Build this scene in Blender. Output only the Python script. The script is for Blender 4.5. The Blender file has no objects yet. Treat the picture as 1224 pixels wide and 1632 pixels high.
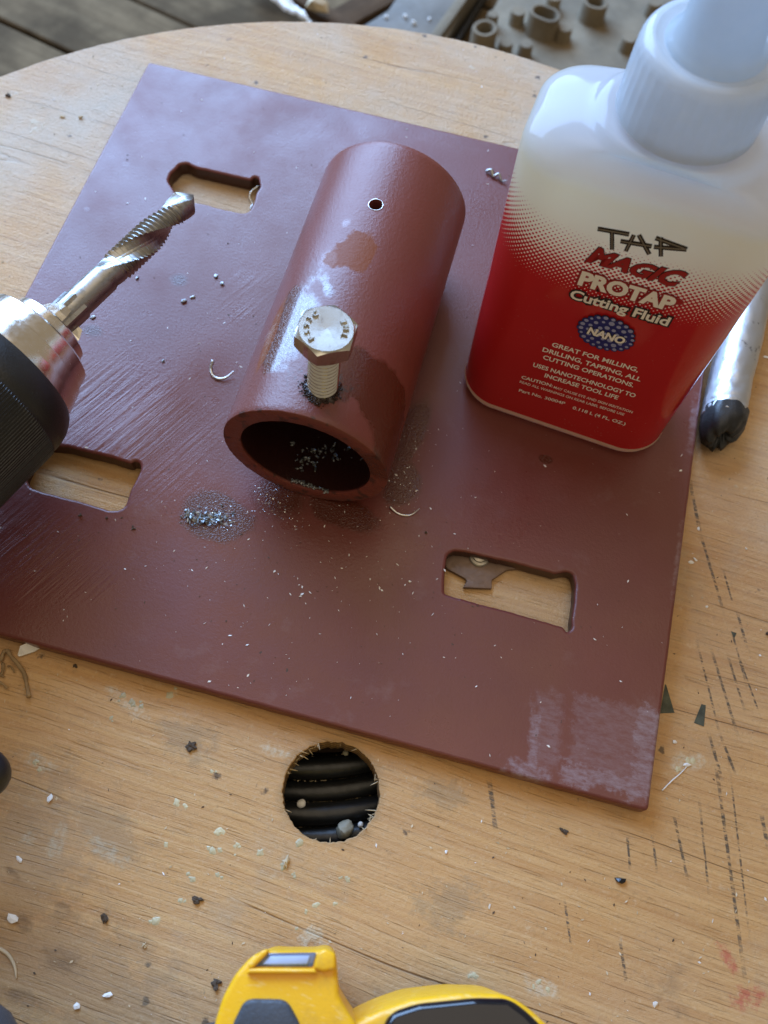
import bpy, bmesh, math, random
import numpy as np
from mathutils import Vector, Matrix, noise
random.seed(7)
S = 0.24                      # side of the steel plate in metres; helper coordinates are in plate sides
PI = math.pi
scene = bpy.context.scene
C = scene.collection

# ------------------------------------------------------------------ camera
RM = np.array([[0.9667069, 0.2500042, 0.0545496],
               [0.2498092, -0.8758715, -0.4128492],
               [-0.0554356, 0.4127312, -0.9091644]])
CP = np.array([0.666285, -1.213113, 1.114089])
FP = 1447.865
cam_d = bpy.data.cameras.new('camera'); cam = bpy.data.objects.new('camera', cam_d); C.objects.link(cam)
m = Matrix.Identity(4)
for i in range(3):
    m[i][0] = RM[0][i]; m[i][1] = -RM[1][i]; m[i][2] = -RM[2][i]; m[i][3] = CP[i] * S
cam.matrix_world = m
cam_d.sensor_fit = 'HORIZONTAL'; cam_d.sensor_width = 36.0; cam_d.lens = 36.0 * FP / 1224.0
cam_d.clip_start = 0.005; cam_d.clip_end = 50
cam_d.dof.use_dof = True; cam_d.dof.focus_distance = 0.265; cam_d.dof.aperture_fstop = 20.0
scene.camera = cam

# ------------------------------------------------------------------ light: open shed side to the left and behind, pale ceiling above
w = bpy.data.worlds.new('World'); scene.world = w; w.use_nodes = True
w.node_tree.nodes['Background'].inputs[0].default_value = (1.0, 0.82, 0.60, 1)
w.node_tree.nodes['Background'].inputs[1].default_value = 0.19
def area(name, loc, target, sx, sy, energy, col):
    d = bpy.data.lights.new(name, 'AREA'); d.shape = 'RECTANGLE'; d.size = sx; d.size_y = sy
    d.energy = energy; d.color = col
    o = bpy.data.objects.new(name, d); C.objects.link(o)
    o.location = loc
    o.rotation_euler = (Vector(target) - Vector(loc)).to_track_quat('-Z', 'Y').to_euler()
    return o
area('daylight_opening', (-1.0, 1.30, 1.05), (0.1, -0.1, 0.0), 1.9, 1.5, 86.0, (0.35, 0.58, 1.0))
area('warm_overhead_fill', (0.25, -0.05, 1.7), (0.12, -0.12, 0.0), 1.8, 1.4, 5.0, (1.0, 0.84, 0.62))  # unseen warm fill lamp standing in for light off the pale ceiling
scene.view_settings.view_transform = 'Standard'; scene.view_settings.look = 'None'
scene.view_settings.exposure = 0.70; scene.view_settings.gamma = 1.0

# ------------------------------------------------------------------ helpers
def pix(u, v, z=0.0):
    """photo pixel -> point (plate sides) on the horizontal plane at height z"""
    D = RM.T @ np.array([(u - 612) / FP, (v - 816) / FP, 1.0])
    s = (z - CP[2]) / D[2]
    return CP + s * D
TZ = -0.025                   # table surface below plate surface
def tag(o, label=None, cat=None, group=None, kind=None):
    if label: o['label'] = label
    if cat: o['category'] = cat
    if group: o['group'] = group
    if kind: o['kind'] = kind
    return o
def empty(name, loc, label=None, cat=None, group=None, kind=None):
    o = bpy.data.objects.new(name, None); C.objects.link(o); o.location = Vector(loc) * S
    o.empty_display_size = 0.01
    return tag(o, label, cat, group, kind)
def link(name, me, mat, parent=None, smooth=False, ang=None):
    o = bpy.data.objects.new(name, me); C.objects.link(o)
    if mat is not None and not me.materials: me.materials.append(mat)
    if smooth:
        me.polygons.foreach_set('use_smooth', [True] * len(me.polygons))
        if ang: me.set_sharp_from_angle(angle=math.radians(ang))
    if parent: o.parent = parent; 
    return o
def mesh(name, verts, faces, mat, parent=None, smooth=False, ang=None, offset=True):
    """verts are world coordinates in plate sides; the parent's location is taken off"""
    me = bpy.data.meshes.new(name)
    v = np.array(verts, float) * S
    if parent is not None and offset:
        q = parent
        while q is not None: v = v - np.array(q.location); q = q.parent
    me.from_pydata(v.tolist(), [], faces); me.validate(); me.update()
    return link(name, me, mat, parent, smooth, ang)
def settle(o):
    """move a top-level mesh's origin to the foot of its own mesh"""
    me = o.data; a = np.empty(len(me.vertices) * 3); me.vertices.foreach_get('co', a); a = a.reshape(-1, 3)
    c = np.array([a[:, 0].mean(), a[:, 1].mean(), a[:, 2].min()])
    me.vertices.foreach_set('co', (a - c).ravel()); me.update(); o.location = o.location + Vector(c)
    return o
def frame_from(d):
    d = Vector(d).normalized()
    up = Vector((0, 0, 1)) if abs(d.z) < .95 else Vector((0, 1, 0))
    x = d.cross(up).normalized(); y = d.cross(x).normalized()
    return np.array(x), np.array(y), np.array(d)
def grid_faces(nr, nc, wrap=True, flip=False):
    f = []
    for i in range(nr - 1):
        for j in range(nc if wrap else nc - 1):
            k = (j + 1) % nc
            q = (i * nc + j, i * nc + k, (i + 1) * nc + k, (i + 1) * nc + j)
            f.append(q[::-1] if flip else q)
    return f
def lathe(prof, origin, axis, n=96, roll=0.0, rfun=None, cap=True):
    """prof = [(along, radius)], returns verts, faces in plate sides"""
    X, Y, D = frame_from(axis); V = []
    for s, r in prof:
        for j in range(n):
            a = roll + 2 * PI * j / n
            rr = r if rfun is None else rfun(s, a, r)
            V.append(np.array(origin) + D * s + (X * math.cos(a) + Y * math.sin(a)) * rr)
    F = grid_faces(len(prof), n)
    if cap:
        F.append(tuple(range(n))[::-1]); F.append(tuple((len(prof) - 1) * n + j for j in range(n)))
    return V, F
def tube(pts, rad, n=10, rfun=None, cap=True):
    pts = [np.array(p, float) for p in pts]; V = []; prev = None
    for i, p in enumerate(pts):
        d = pts[min(i + 1, len(pts) - 1)] - pts[max(i - 1, 0)]; d /= np.linalg.norm(d) + 1e-12
        if prev is None: x, y, _ = frame_from(d)
        else:
            x = prev - d * (prev @ d); x /= np.linalg.norm(x) + 1e-12; y = np.cross(d, x)
        prev = x
        r = rad[i] if hasattr(rad, '__len__') else rad
        for j in range(n):
            a = 2 * PI * j / n
            rr = r if rfun is None else r * rfun(i / (len(pts) - 1), a)
            V.append(p + (x * math.cos(a) + y * math.sin(a)) * rr)
    F = grid_faces(len(pts), n)
    if cap: F.append(tuple(range(n))[::-1]); F.append(tuple((len(pts) - 1) * n + j for j in range(n)))
    return V, F
def spline(pts, k=8):
    pts = [np.array(p, float) for p in pts]; P = [2 * pts[0] - pts[1]] + pts + [2 * pts[-1] - pts[-2]]; out = []
    for i in range(1, len(P) - 2):
        for q in range(k):
            t = q / k
            out.append(.5 * (2 * P[i] + (P[i + 1] - P[i - 1]) * t + (2 * P[i - 1] - 5 * P[i] + 4 * P[i + 1] - P[i + 2]) * t * t + (3 * P[i] - P[i - 1] - 3 * P[i + 1] + P[i + 2]) * t ** 3))
    out.append(pts[-1]); return out
def slab(loops, z0, z1, bevel=0.0):
    """flat plate with holes from closed outlines (plate sides) via a filled 2D curve; returns a mesh (metres)"""
    cu = bpy.data.curves.new('outline', 'CURVE'); cu.dimensions = '2D'; cu.fill_mode = 'BOTH'
    cu.extrude = (z1 - z0) * S / 2 - bevel; cu.bevel_depth = bevel; cu.bevel_resolution = 3; cu.offset = -bevel
    for L in loops:
        sp = cu.splines.new('POLY'); sp.points.add(len(L) - 1); sp.use_cyclic_u = True
        for p, q in zip(sp.points, L): p.co = (q[0] * S, q[1] * S, 0, 1)
    o = bpy.data.objects.new('outline', cu); C.objects.link(o); o.location.z = 0
    bpy.context.view_layer.update()
    me = bpy.data.meshes.new_from_object(o.evaluated_get(bpy.context.evaluated_depsgraph_get()))
    bpy.data.objects.remove(o); bpy.data.curves.remove(cu)
    me.transform(Matrix.Translation((0, 0, (z0 + z1) / 2 * S))); me.materials.clear()
    return me
def rbox(x0, x1, y0, y1, z0, z1, b=0.004, seg=2):
    bm = bmesh.new(); bmesh.ops.create_cube(bm, size=1)
    for v in bm.verts: v.co = Vector(((x0 + x1) / 2 + v.co.x * (x1 - x0), (y0 + y1) / 2 + v.co.y * (y1 - y0), (z0 + z1) / 2 + v.co.z * (z1 - z0)))
    if b: bmesh.ops.bevel(bm, geom=bm.edges[:] + bm.verts[:], offset=b, segments=seg, profile=.5, affect='EDGES')
    V = [tuple(v.co) for v in bm.verts]; bm.verts.index_update(); F = [tuple(v.index for v in f.verts) for f in bm.faces]; bm.free()
    return V, F
def prism(poly, z0, z1, b=0.01, seg=3, top=None):
    """vertical prism of a polygon (plate sides), bevelled; top = offset of each top vertex"""
    bm = bmesh.new(); n = len(poly)
    lo = [bm.verts.new((x, y, z0)) for x, y in poly]
    hi = [bm.verts.new((x, y, z1 + (top[i] if top else 0))) for i, (x, y) in enumerate(poly)]
    bm.faces.new(lo[::-1]); bm.faces.new(hi)
    for i in range(n): bm.faces.new((lo[i], lo[(i + 1) % n], hi[(i + 1) % n], hi[i]))
    bmesh.ops.recalc_face_normals(bm, faces=bm.faces[:])
    if b: bmesh.ops.bevel(bm, geom=bm.edges[:], offset=b, segments=seg, profile=.5, affect='EDGES', clamp_overlap=True)
    bm.verts.index_update()
    V = [tuple(v.co) for v in bm.verts]; F = [tuple(v.index for v in f.verts) for f in bm.faces]; bm.free()
    return V, F
def join(parts):
    V = []; F = []
    for v, f in parts:
        k = len(V); V += [tuple(q) for q in v]; F += [tuple(i + k for i in q) for q in f]
    return V, F

# ------------------------------------------------------------------ node helpers
class NT:
    def __init__(s, name):
        s.mat = bpy.data.materials.new(name); s.mat.use_nodes = True; s.t = s.mat.node_tree
        s.b = s.t.nodes['Principled BSDF']; s.out = s.t.nodes['Material Output']
        s._oc = None
    def n(s, ty, **k):
        q = s.t.nodes.new(ty)
        for a, v in k.items(): setattr(q, a, v)
        return q
    def put(s, sock, v):
        if isinstance(v, bpy.types.NodeSocket): s.t.links.new(v, sock)
        elif isinstance(v, (tuple, list)) and len(v) == 3 and sock.type == 'RGBA': sock.default_value = (*v, 1)
        else: sock.default_value = v
    def coord(s):
        if s._oc is None: s._oc = s.n('ShaderNodeTexCoord').outputs['Object']
        return s._oc
    def W(s):
        """object coordinates in plate sides"""
        if not hasattr(s, '_w'):
            q = s.n('ShaderNodeVectorMath', operation='SCALE'); s.put(q.inputs[0], s.coord()); q.inputs['Scale'].default_value = 1 / S; s._w = q.outputs[0]
        return s._w
    def map(s, vec, loc=(0, 0, 0), rot=(0, 0, 0), scale=(1, 1, 1), ty='POINT'):
        q = s.n('ShaderNodeMapping', vector_type=ty); s.put(q.inputs[0], vec)
        q.inputs['Location'].default_value = loc; q.inputs['Rotation'].default_value = rot; q.inputs['Scale'].default_value = scale
        return q.outputs[0]
    def noise(s, vec, scale, detail=4, rough=.55, dist=0, color=False):
        q = s.n('ShaderNodeTexNoise'); s.put(q.inputs['Vector'], vec); q.inputs['Scale'].default_value = scale
        q.inputs['Detail'].default_value = detail; q.inputs['Roughness'].default_value = rough; q.inputs['Distortion'].default_value = dist
        return q.outputs['Color' if color else 'Fac']
    def vor(s, vec, scale, feat='F1', rnd=1.0):
        q = s.n('ShaderNodeTexVoronoi', feature=feat); s.put(q.inputs['Vector'], vec); q.inputs['Scale'].default_value = scale
        q.inputs['Randomness'].default_value = rnd
        return q
    def mr(s, v, a, b, c=0.0, d=1.0, smooth=False):
        q = s.n('ShaderNodeMapRange'); s.put(q.inputs[0], v)
        if smooth: q.interpolation_type = 'SMOOTHSTEP'
        for i, x in enumerate((a, b, c, d)): s.put(q.inputs[i + 1], x)
        return q.outputs[0]
    def m(s, op, a, b=0.0, c=None, clamp=False):
        q = s.n('ShaderNodeMath', operation=op, use_clamp=clamp); s.put(q.inputs[0], a); s.put(q.inputs[1], b)
        if c is not None: s.put(q.inputs[2], c)
        return q.outputs[0]
    def vm(s, op, a, b=(0, 0, 0)):
        q = s.n('ShaderNodeVectorMath', operation=op); s.put(q.inputs[0], a); s.put(q.inputs[1], b)
        return q.outputs['Value'] if op in ('LENGTH', 'DOT_PRODUCT') else q.outputs[0]
    def mix(s, f, a, b, mode='MIX'):
        q = s.n('ShaderNodeMix', data_type='RGBA', blend_type=mode); s.put(q.inputs[0], f); s.put(q.inputs[6], a); s.put(q.inputs[7], b)
        return q.outputs[2]
    def mixf(s, f, a, b):
        q = s.n('ShaderNodeMix', data_type='FLOAT'); s.put(q.inputs[0], f); s.put(q.inputs[2], a); s.put(q.inputs[3], b)
        return q.outputs[0]
    def sep(s, v):
        q = s.n('ShaderNodeSeparateXYZ'); s.put(q.inputs[0], v); return q.outputs
    def bump(s, h, strength=.3, dist=.001, normal=None):
        q = s.n('ShaderNodeBump'); s.put(q.inputs['Height'], h); s.put(q.inputs['Strength'], strength); q.inputs['Distance'].default_value = dist
        if normal is not None: s.put(q.inputs['Normal'], normal)
        return q.outputs[0]
    def any(s, masks):
        r = masks[0]
        for q in masks[1:]: r = s.m('MAXIMUM', r, q)
        return r
    def spot(s, vec, wob, cx, cy, rx, ry, rot=0.0, edge=.25, wa=.35, box=False):
        """mask (1 inside) of a wobbly ellipse or box; wob is a noise value"""
        p = s.map(vec, (cx, cy, 0), (0, 0, rot), (rx, ry, 1e6 if not box else 1e6), 'TEXTURE')
        if box:
            a = s.vm('ABSOLUTE', p); q = s.sep(a); d = s.m('MAXIMUM', q[0], q[1])
        else: d = s.vm('LENGTH', p)
        d = s.m('ADD', d, s.m('MULTIPLY', s.m('SUBTRACT', wob, .5), wa * 2))
        return s.mr(d, 1.0 - edge, 1.0 + edge * .3, 1.0, 0.0, True)
    def set(s, **k):
        for a, v in k.items():
            s.put(s.b.inputs[{'col': 'Base Color', 'rough': 'Roughness', 'metal': 'Metallic', 'nrm': 'Normal', 'spec': 'Specular IOR Level', 'coat': 'Coat Weight', 'coatr': 'Coat Roughness',
                  'sss': 'Subsurface Weight', 'sssr': 'Subsurface Radius', 'ssss': 'Subsurface Scale', 'trans': 'Transmission Weight', 'ior': 'IOR', 'alpha': 'Alpha', 'aniso': 'Anisotropic'}[a]], v)
        return s.mat
def simple(name, col, rough=.5, metal=0.0, nscale=900, nb=.12, var=.12, **k):
    t = NT(name); f = t.noise(t.coord(), nscale, 3); g = t.noise(t.coord(), nscale * .09, 3)
    c = t.mix(t.mr(g, .3, .7), tuple(q * (1 - var) for q in col), tuple(min(1, q * (1 + var)) for q in col))
    t.set(col=c, rough=t.mr(f, .3, .7, rough * .85, min(1, rough * 1.15)), metal=metal, nrm=t.bump(f, nb, .0004), **k)
    return t.mat

# ------------------------------------------------------------------ materials
def P2(px, py, z=0.0):
    q = pix(px, py, z); return float(q[0]), float(q[1])
def seg_of(a, b, z):
    A = np.array(P2(*a, z)); B = np.array(P2(*b, z)); d = B - A
    return (A + B) / 2, np.linalg.norm(d) / 2, math.atan2(d[1], d[0])

def mat_ply():
    t = NT('plywood'); v = t.W()
    wob = t.noise(t.map(v, scale=(3, 5, 1)), 1.0, 3)
    vv = t.vm('ADD', v, t.vm('SCALE', t.noise(v, 2.2, 2, color=True), (0, 0, 0)))
    warp = t.n('ShaderNodeVectorMath', operation='SCALE'); t.put(warp.inputs[0], t.noise(v, 1.7, 2, color=True)); warp.inputs['Scale'].default_value = .045
    vv = t.map(t.vm('ADD', v, warp.outputs[0]), rot=(0, 0, math.radians(3)))
    fine = t.noise(t.map(vv, scale=(5, 250, 1)), 1.0, 5, .7)
    mid = t.noise(t.map(vv, scale=(1.6, 75, 1)), 1.0, 5, .65)
    big = t.noise(t.map(vv, scale=(1.2, 4.5, 1)), 1.0, 4, .6)
    pores = t.noise(t.map(vv, loc=(3, 1, 0), scale=(14, 430, 1)), 1.0, 2, .5)
    c = t.mix(t.mr(mid, .3, .7), (.52, .265, .083), (.68, .41, .16))
    c = t.mix(t.m('MULTIPLY', t.mr(fine, .50, .68), .28), c, (.30, .155, .06)); c = t.mix(t.m('MULTIPLY', t.mr(fine, .48, .34), .22), c, (.74, .50, .25))
    c = t.mix(t.m('MULTIPLY', t.mr(big, .5, .72), .45), c, (.42, .19, .055))
    c = t.mix(t.m('MULTIPLY', t.mr(pores, .63, .72), .28), c, (.20, .105, .045))
    # long open grain cracks
    cr = t.noise(t.map(vv, loc=(7, 2, 0), scale=(.55, 9, 1)), 1.0, 2, .4)
    crack = t.m('MULTIPLY', t.mr(t.m('ABSOLUTE', t.m('SUBTRACT', cr, .5)), 0.0, .0035, 1, 0), t.mr(t.noise(v, 3.1, 2), .44, .54))
    c = t.mix(t.m('MULTIPLY', crack, .65), c, (.13, .065, .03))
    # greyed by dust and weather towards the far rim, blotchy
    grey = t.m('MULTIPLY', t.mr(t.noise(v, 2.0, 5, .65), .38, .66), t.mr(t.sep(v)[1], -1.0, -0.1, .2, .95))
    c = t.mix(grey, c, (.56, .47, .355))
    gr2 = t.mr(t.noise(v, 5.5, 5, .7), .56, .70)
    c = t.mix(t.m('MULTIPLY', gr2, .35), c, (.36, .31, .23))
    dirt = t.mr(t.noise(t.map(v, loc=(4, 4, 0)), 7, 6, .75), .62, .75)
    c = t.mix(t.m('MULTIPLY', dirt, .45), c, (.17, .12, .075))
    # pale filler spots and small dark specks
    sp = t.vor(t.map(v, loc=(1, 5, 0)), 9)
    pale = t.m('MULTIPLY', t.mr(t.m('ADD', sp.outputs['Distance'], t.m('MULTIPLY', t.noise(v, 60, 3), .35)), .27, .33, 1, 0), t.mr(t.sep(sp.outputs['Color'])[0], .60, .62))
    pale = t.m('MULTIPLY', pale, t.mr(t.noise(v, 90, 2), .35, .55))
    c = t.mix(t.m('MULTIPLY', pale, .6), c, (.62, .56, .40))
    dk = t.vor(t.map(v, loc=(2, 9, 0)), 24)
    dks = t.m('MULTIPLY', t.mr(t.m('ADD', dk.outputs['Distance'], t.m('MULTIPLY', t.noise(v, 150, 3), .3)), .22, .28, 1, 0), t.mr(t.sep(dk.outputs['Color'])[1], .70, .72))
    spk = t.mr(t.noise(v, 170, 4, .75), .56, .70)
    c = t.mix(t.m('MULTIPLY', spk, .28), c, (.21, .15, .09))
    spl = t.mr(t.noise(t.map(v, loc=(9, 1, 0)), 140, 4, .75), .58, .72)
    c = t.mix(t.m('MULTIPLY', spl, .30), c, (.72, .62, .45))
    c = t.mix(t.m('MULTIPLY', dks, .8), c, (.07, .05, .035))
    # ink marks: tracks of short dashes, and spots
    z = TZ
    L = [((1100, 770), (1116, 850), 5), ((1116, 850), (1152, 970), 4), ((1166, 1005), (1188, 1085), 3), ((1153, 910), (1168, 962), 3), ((1175, 975), (1192, 1037), 4),
         ((1112, 1027), (1146, 1166), 3), ((1146, 1166), (1173, 1236), 3.5), ((1133, 1033), (1174, 1166), 4), ((1160, 1044), (1187, 1133), 3.5), ((1174, 1036), (1213, 1145), 2.5),
         ((1129, 1166), (1150, 1240), 4.5), ((1140, 1210), (1186, 1550), 4.5), ((1163, 1225), (1194, 1490), 2.5), ((1000, 1334), (1004, 1383), 3), ((1040, 1334), (1047, 1390), 3),
         ((1074, 1299), (1096, 1403), 3.5), ((1116, 1289), (1130, 1428), 3), ((899, 1428), (911, 1516), 3), ((988, 1497), (998, 1565), 4), ((780, 1245), (790, 1324), 6), ((1214, 1300), (1224, 1350), 5)]
    dash = t.mr(t.noise(t.map(v, scale=(60, 190, 1), rot=(0, 0, .5)), 1.0, 4, .75), .41, .54)
    jit = t.noise(v, 70, 3)
    ms = []
    for a, b, wd in L:
        c0, hl, an = seg_of(a, b, z)
        ms.append(t.spot(v, jit, c0[0], c0[1], hl, wd / 1150 * .62, an, .5, .5, True))
    ink = t.m('MULTIPLY', t.any(ms), dash)
    c = t.mix(t.m('MULTIPLY', ink, .85), c, (.045, .047, .042))
    n2 = t.noise(v, 34, 6, .75)
    def sp_(px, py, rx, ry, rot=0.0, wa=.5): 
        x, y = P2(px, py, z); return t.spot(v, n2, x, y, rx / 1170, ry / 1170, rot, .6, wa * 2.2)
    br = t.any([sp_(104, 1453, 22, 12, -.5), sp_(36, 1470, 17, 13, -.3), sp_(22, 1395, 16, 6, -.4), sp_(95, 1530, 34, 16), sp_(40, 1590, 30, 10)])
    c = t.mix(t.m('MULTIPLY', t.m('MULTIPLY', br, t.mr(t.noise(t.map(v, scale=(20, 60, 1)), 1.0, 4, .7), .3, .6)), .8), c, (.17, .075, .02))
    wh = t.any([sp_(205, 1125, 32, 9, -.3, .9), sp_(90, 1345, 13, 26, 0, .8), sp_(170, 1355, 40, 14, -.3, .9), sp_(45, 1338, 13, 12), sp_(62, 1215, 26, 12, 0, .9), sp_(438, 1195, 26, 9, 0, .9), sp_(860, 1572, 26, 13, -.3, .8), sp_(752, 1555, 12, 8), sp_(1092, 1215, 26, 12, .4, .9), sp_(752, 107, 9, 5), sp_(812, 108, 14, 6, 0, .9), sp_(275, 1107, 10, 6), sp_(20, 150, 12, 12), sp_(180, 1100, 14, 5)])
    c = t.mix(t.m('MULTIPLY', t.m('MULTIPLY', wh, t.mr(t.noise(v, 120, 4, .7), .38, .6)), .55), c, (.66, .62, .47))
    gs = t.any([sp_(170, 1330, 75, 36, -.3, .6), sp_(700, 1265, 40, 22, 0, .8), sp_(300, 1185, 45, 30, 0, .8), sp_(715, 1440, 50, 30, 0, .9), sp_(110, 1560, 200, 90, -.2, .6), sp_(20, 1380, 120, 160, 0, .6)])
    c = t.mix(t.m('MULTIPLY', gs, .38), c, (.24, .19, .12))  # grey stains; the wide lower-left spots also paint in that corner's shade
    rd = t.any([sp_(1160, 1530, 22, 8, -.9, .9), sp_(1196, 1590, 26, 18, .3, .9)])
    c = t.mix(t.m('MULTIPLY', t.m('MULTIPLY', rd, t.mr(t.noise(v, 70, 5, .75), .44, .58)), .65), c, (.50, .08, .06))
    # raw fibres round the hole
    hx, hy = .6283, -1.0714
    dh = t.vm('LENGTH', t.map(v, (hx, hy, 0), scale=(1, 1, 1e6), ty='TEXTURE'))
    ring = t.mr(t.m('ADD', dh, t.m('MULTIPLY', t.noise(t.map(v, scale=(10, 60, 1)), 1.0, 3), .03)), .0745, .084, 1, 0)
    c = t.mix(t.m('MULTIPLY', ring, .5), c, (.30, .19, .085))
    gm = t.n('ShaderNodeNewGeometry'); side = t.mr(t.m('ABSOLUTE', t.sep(gm.outputs['Normal'])[2]), .5, .7, 1, 0)
    lay = t.mr(t.m('SINE', t.m('MULTIPLY', t.sep(v)[2], 2 * PI / .0135)), -.2, .2)
    c = t.mix(side, c, t.mix(lay, (.16, .085, .035), (.42, .26, .12)))
    h = t.m('ADD', t.m('MULTIPLY', fine, .5), t.m('ADD', t.m('MULTIPLY', t.noise(v, 190, 5, .75), t.mr(t.sep(v)[1], -1.0, 0.0, .6, 1.7)), t.m('MULTIPLY', mid, .6)))
    h = t.m('SUBTRACT', h, t.m('ADD', t.m('MULTIPLY', crack, .8), t.m('MULTIPLY', t.mr(pores, .6, .7), .35)))
    h = t.m('ADD', h, t.m('MULTIPLY', pale, .5))
    t.set(col=c, rough=t.mr(t.noise(v, 14, 4), .3, .7, .36, .56), spec=.45, nrm=t.bump(h, .8, .0006))
    return t.mat

def paint_nodes(t, v, wet, extra_h=None, base=(.148, .035, .027), rough=(.25, .50), fine=1.0, dryhi=None):
    """red oxide primer with wet patches (mask)"""
    g = t.noise(v, 3.5, 4, .6)
    c = t.mix(t.mr(g, .3, .7), tuple(q * .9 for q in base), (base[0] * 1.12, base[1] * 1.16, base[2] * 1.18))
    c = t.mix(t.m('MULTIPLY', t.mr(t.noise(t.map(v, loc=(5, 5, 0)), 2.2, 4, .6), .48, .66), .45), c, (.145, .040, .022))
    c = t.mix(t.m('MULTIPLY', wet, .85), c, (.082, .019, .009))
    r = t.mr(t.noise(v, 6, 5, .65), .32, .68, *rough)
    r = t.mixf(wet, r, .26)
    peel = t.noise(v, 230, 3, .6); pin = t.noise(v, 520, 2, .5)
    h = t.m('ADD', t.m('MULTIPLY', peel, .9 * fine), t.m('MULTIPLY', pin, .35 * fine))
    return c, r, h

def mat_plate():
    t = NT('plate_primer'); v = t.W(); n2 = t.noise(v, 26, 4, .6)
    def sp(px, py, rx, ry, rot=0.0, wa=.35, edge=.25, box=False):
        x, y = P2(px, py); return t.spot(v, n2, x, y, rx / 1180, ry / 1180, rot, edge, wa, box)
    wet = t.any([sp(655, 690, 26, 82, -.12, .3, .3), sp(640, 770, 34, 44, 0, .4), sp(545, 815, 70, 30, -.25, .5), sp(450, 790, 52, 40, .2, .7, .5), sp(345, 825, 62, 44, 0, .4), sp(285, 447, 18, 15, 0, .6, .6), sp(147, 527, 20, 14, 0, .5, .6),
                 sp(870, 732, 13, 9, 0, .3)])
    gloss = t.any([sp(182, 525, 15, 10), sp(240, 375, 7, 6), sp(232, 499, 11, 8), sp(176, 249, 9, 6), sp(200, 262, 7, 5), sp(262, 575, 11, 10), sp(345, 638, 10, 7), sp(62, 449, 7, 6), sp(138, 333, 6, 5), sp(262, 348, 6, 5), sp(455, 838, 11, 8), sp(380, 500, 25, 34, .4, .8, .6), sp(390, 440, 24, 18, .4, .8, .6)])
    c, r, h = paint_nodes(t, v, wet)
    # worn dusty prints at the near right corner and along the right edge
    nz = t.noise(t.map(v, scale=(20, 34, 1)), 1.0, 5, .7)
    nf = t.noise(v, 75, 5, .75)
    def bx(px, py, rx, ry, rot=0.0, wa=.8, edge=.25):
        x, y = P2(px, py); return t.spot(v, nf, x, y, rx / 1180, ry / 1180, rot, edge, wa, True)
    dense = t.any([bx(1036, 1165, 24, 36), bx(1030, 1230, 26, 50, 0, 1.2, .5), bx(972, 1243, 72, 15, 0, 1.5, .5), bx(852, 1185, 9, 58, .12, 1.6, .8), bx(840, 1232, 34, 14, 0, 1.6, .8), bx(915, 1240, 22, 14, 0, 1.5, .6)])
    thin = t.any([bx(980, 1188, 66, 66, .05, .4, .12), bx(872, 1165, 22, 60, .1, .8, .4)])
    d3 = bx(1082, 890, 6, 66, .02, 1.5, .6); d4 = bx(1107, 680, 10, 60, .02, 1.5, .6)
    tex = t.mr(t.noise(t.map(v, scale=(60, 150, 1)), 1.0, 5, .75), .38, .62, .25, 1.0)
    dust = t.m('MULTIPLY', t.m('MAXIMUM', t.m('MAXIMUM', t.m('MULTIPLY', dense, .95), t.m('MULTIPLY', t.m('MAXIMUM', d3, d4), .6)), t.m('MULTIPLY', thin, .42)), tex)
    c = t.mix(t.m('MULTIPLY', dust, .52), c, (.40, .34, .37))
    # fine overall dust and scuffs
    scf = t.mr(t.noise(t.map(v, loc=(2, 2, 0)), 11, 6, .75), .58, .74)
    c = t.mix(t.m('MULTIPLY', scf, .10), c, (.42, .36, .36))
    # brush strokes and grinder marks left of the pipe
    gm = t.any([t.m('MULTIPLY', sp(170, 690, 190, 150, 0, .5, .9), 1.0), sp(60, 880, 170, 90, 0, .5, .9), t.m('MULTIPLY', sp(400, 480, 70, 90, 0, .6, .9), .25)])
    st = t.noise(t.map(v, rot=(0, 0, math.radians(63)), scale=(1 / 6, 1 / 170, 1), ty='TEXTURE'), 1.0, 4, .6, .4)
    sf = t.noise(t.map(v, rot=(0, 0, math.radians(58)), scale=(1 / 10, 1 / 360, 1), ty='TEXTURE'), 1.0, 2, .5)
    h = t.m('ADD', h, t.m('MULTIPLY', t.m('ADD', t.mr(st, .35, .7, 0, 2.0), t.m('MULTIPLY', sf, .9)), gm))
    wave = t.noise(t.map(v, rot=(0, 0, .3), scale=(3, 16, 1)), 1.0, 3)
    h = t.m('ADD', h, t.m('MULTIPLY', wave, .7))
    # pitting beads inside the wet patches
    pit = t.noise(v, 420, 2, .5)
    h = t.m('ADD', h, t.m('MULTIPLY', t.m('MULTIPLY', t.mr(pit, .5, .72, 0, 1.0), wet), 1.0))
    r = t.mixf(gloss, r, .27); r = t.mixf(dust, r, .62)
    # bare scraped spots
    bs = t.vor(t.map(v, loc=(3, 3, 0)), 26)
    b1 = t.m('MULTIPLY', t.mr(t.m('ADD', bs.outputs['Distance'], t.m('MULTIPLY', t.noise(v, 260, 2), .2)), .135, .15, 1, 0), t.mr(t.sep(bs.outputs['Color'])[0], .86, .87))
    c = t.mix(t.m('MULTIPLY', b1, .9), c, (.03, .018, .015))
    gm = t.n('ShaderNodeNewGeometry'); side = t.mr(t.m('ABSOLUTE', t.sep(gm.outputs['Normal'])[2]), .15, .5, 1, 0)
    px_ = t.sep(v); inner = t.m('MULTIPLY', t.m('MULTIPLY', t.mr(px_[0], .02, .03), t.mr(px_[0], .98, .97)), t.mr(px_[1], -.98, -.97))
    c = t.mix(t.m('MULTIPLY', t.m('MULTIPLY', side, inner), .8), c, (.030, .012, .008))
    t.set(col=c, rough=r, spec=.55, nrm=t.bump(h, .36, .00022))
    return t.mat

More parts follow.
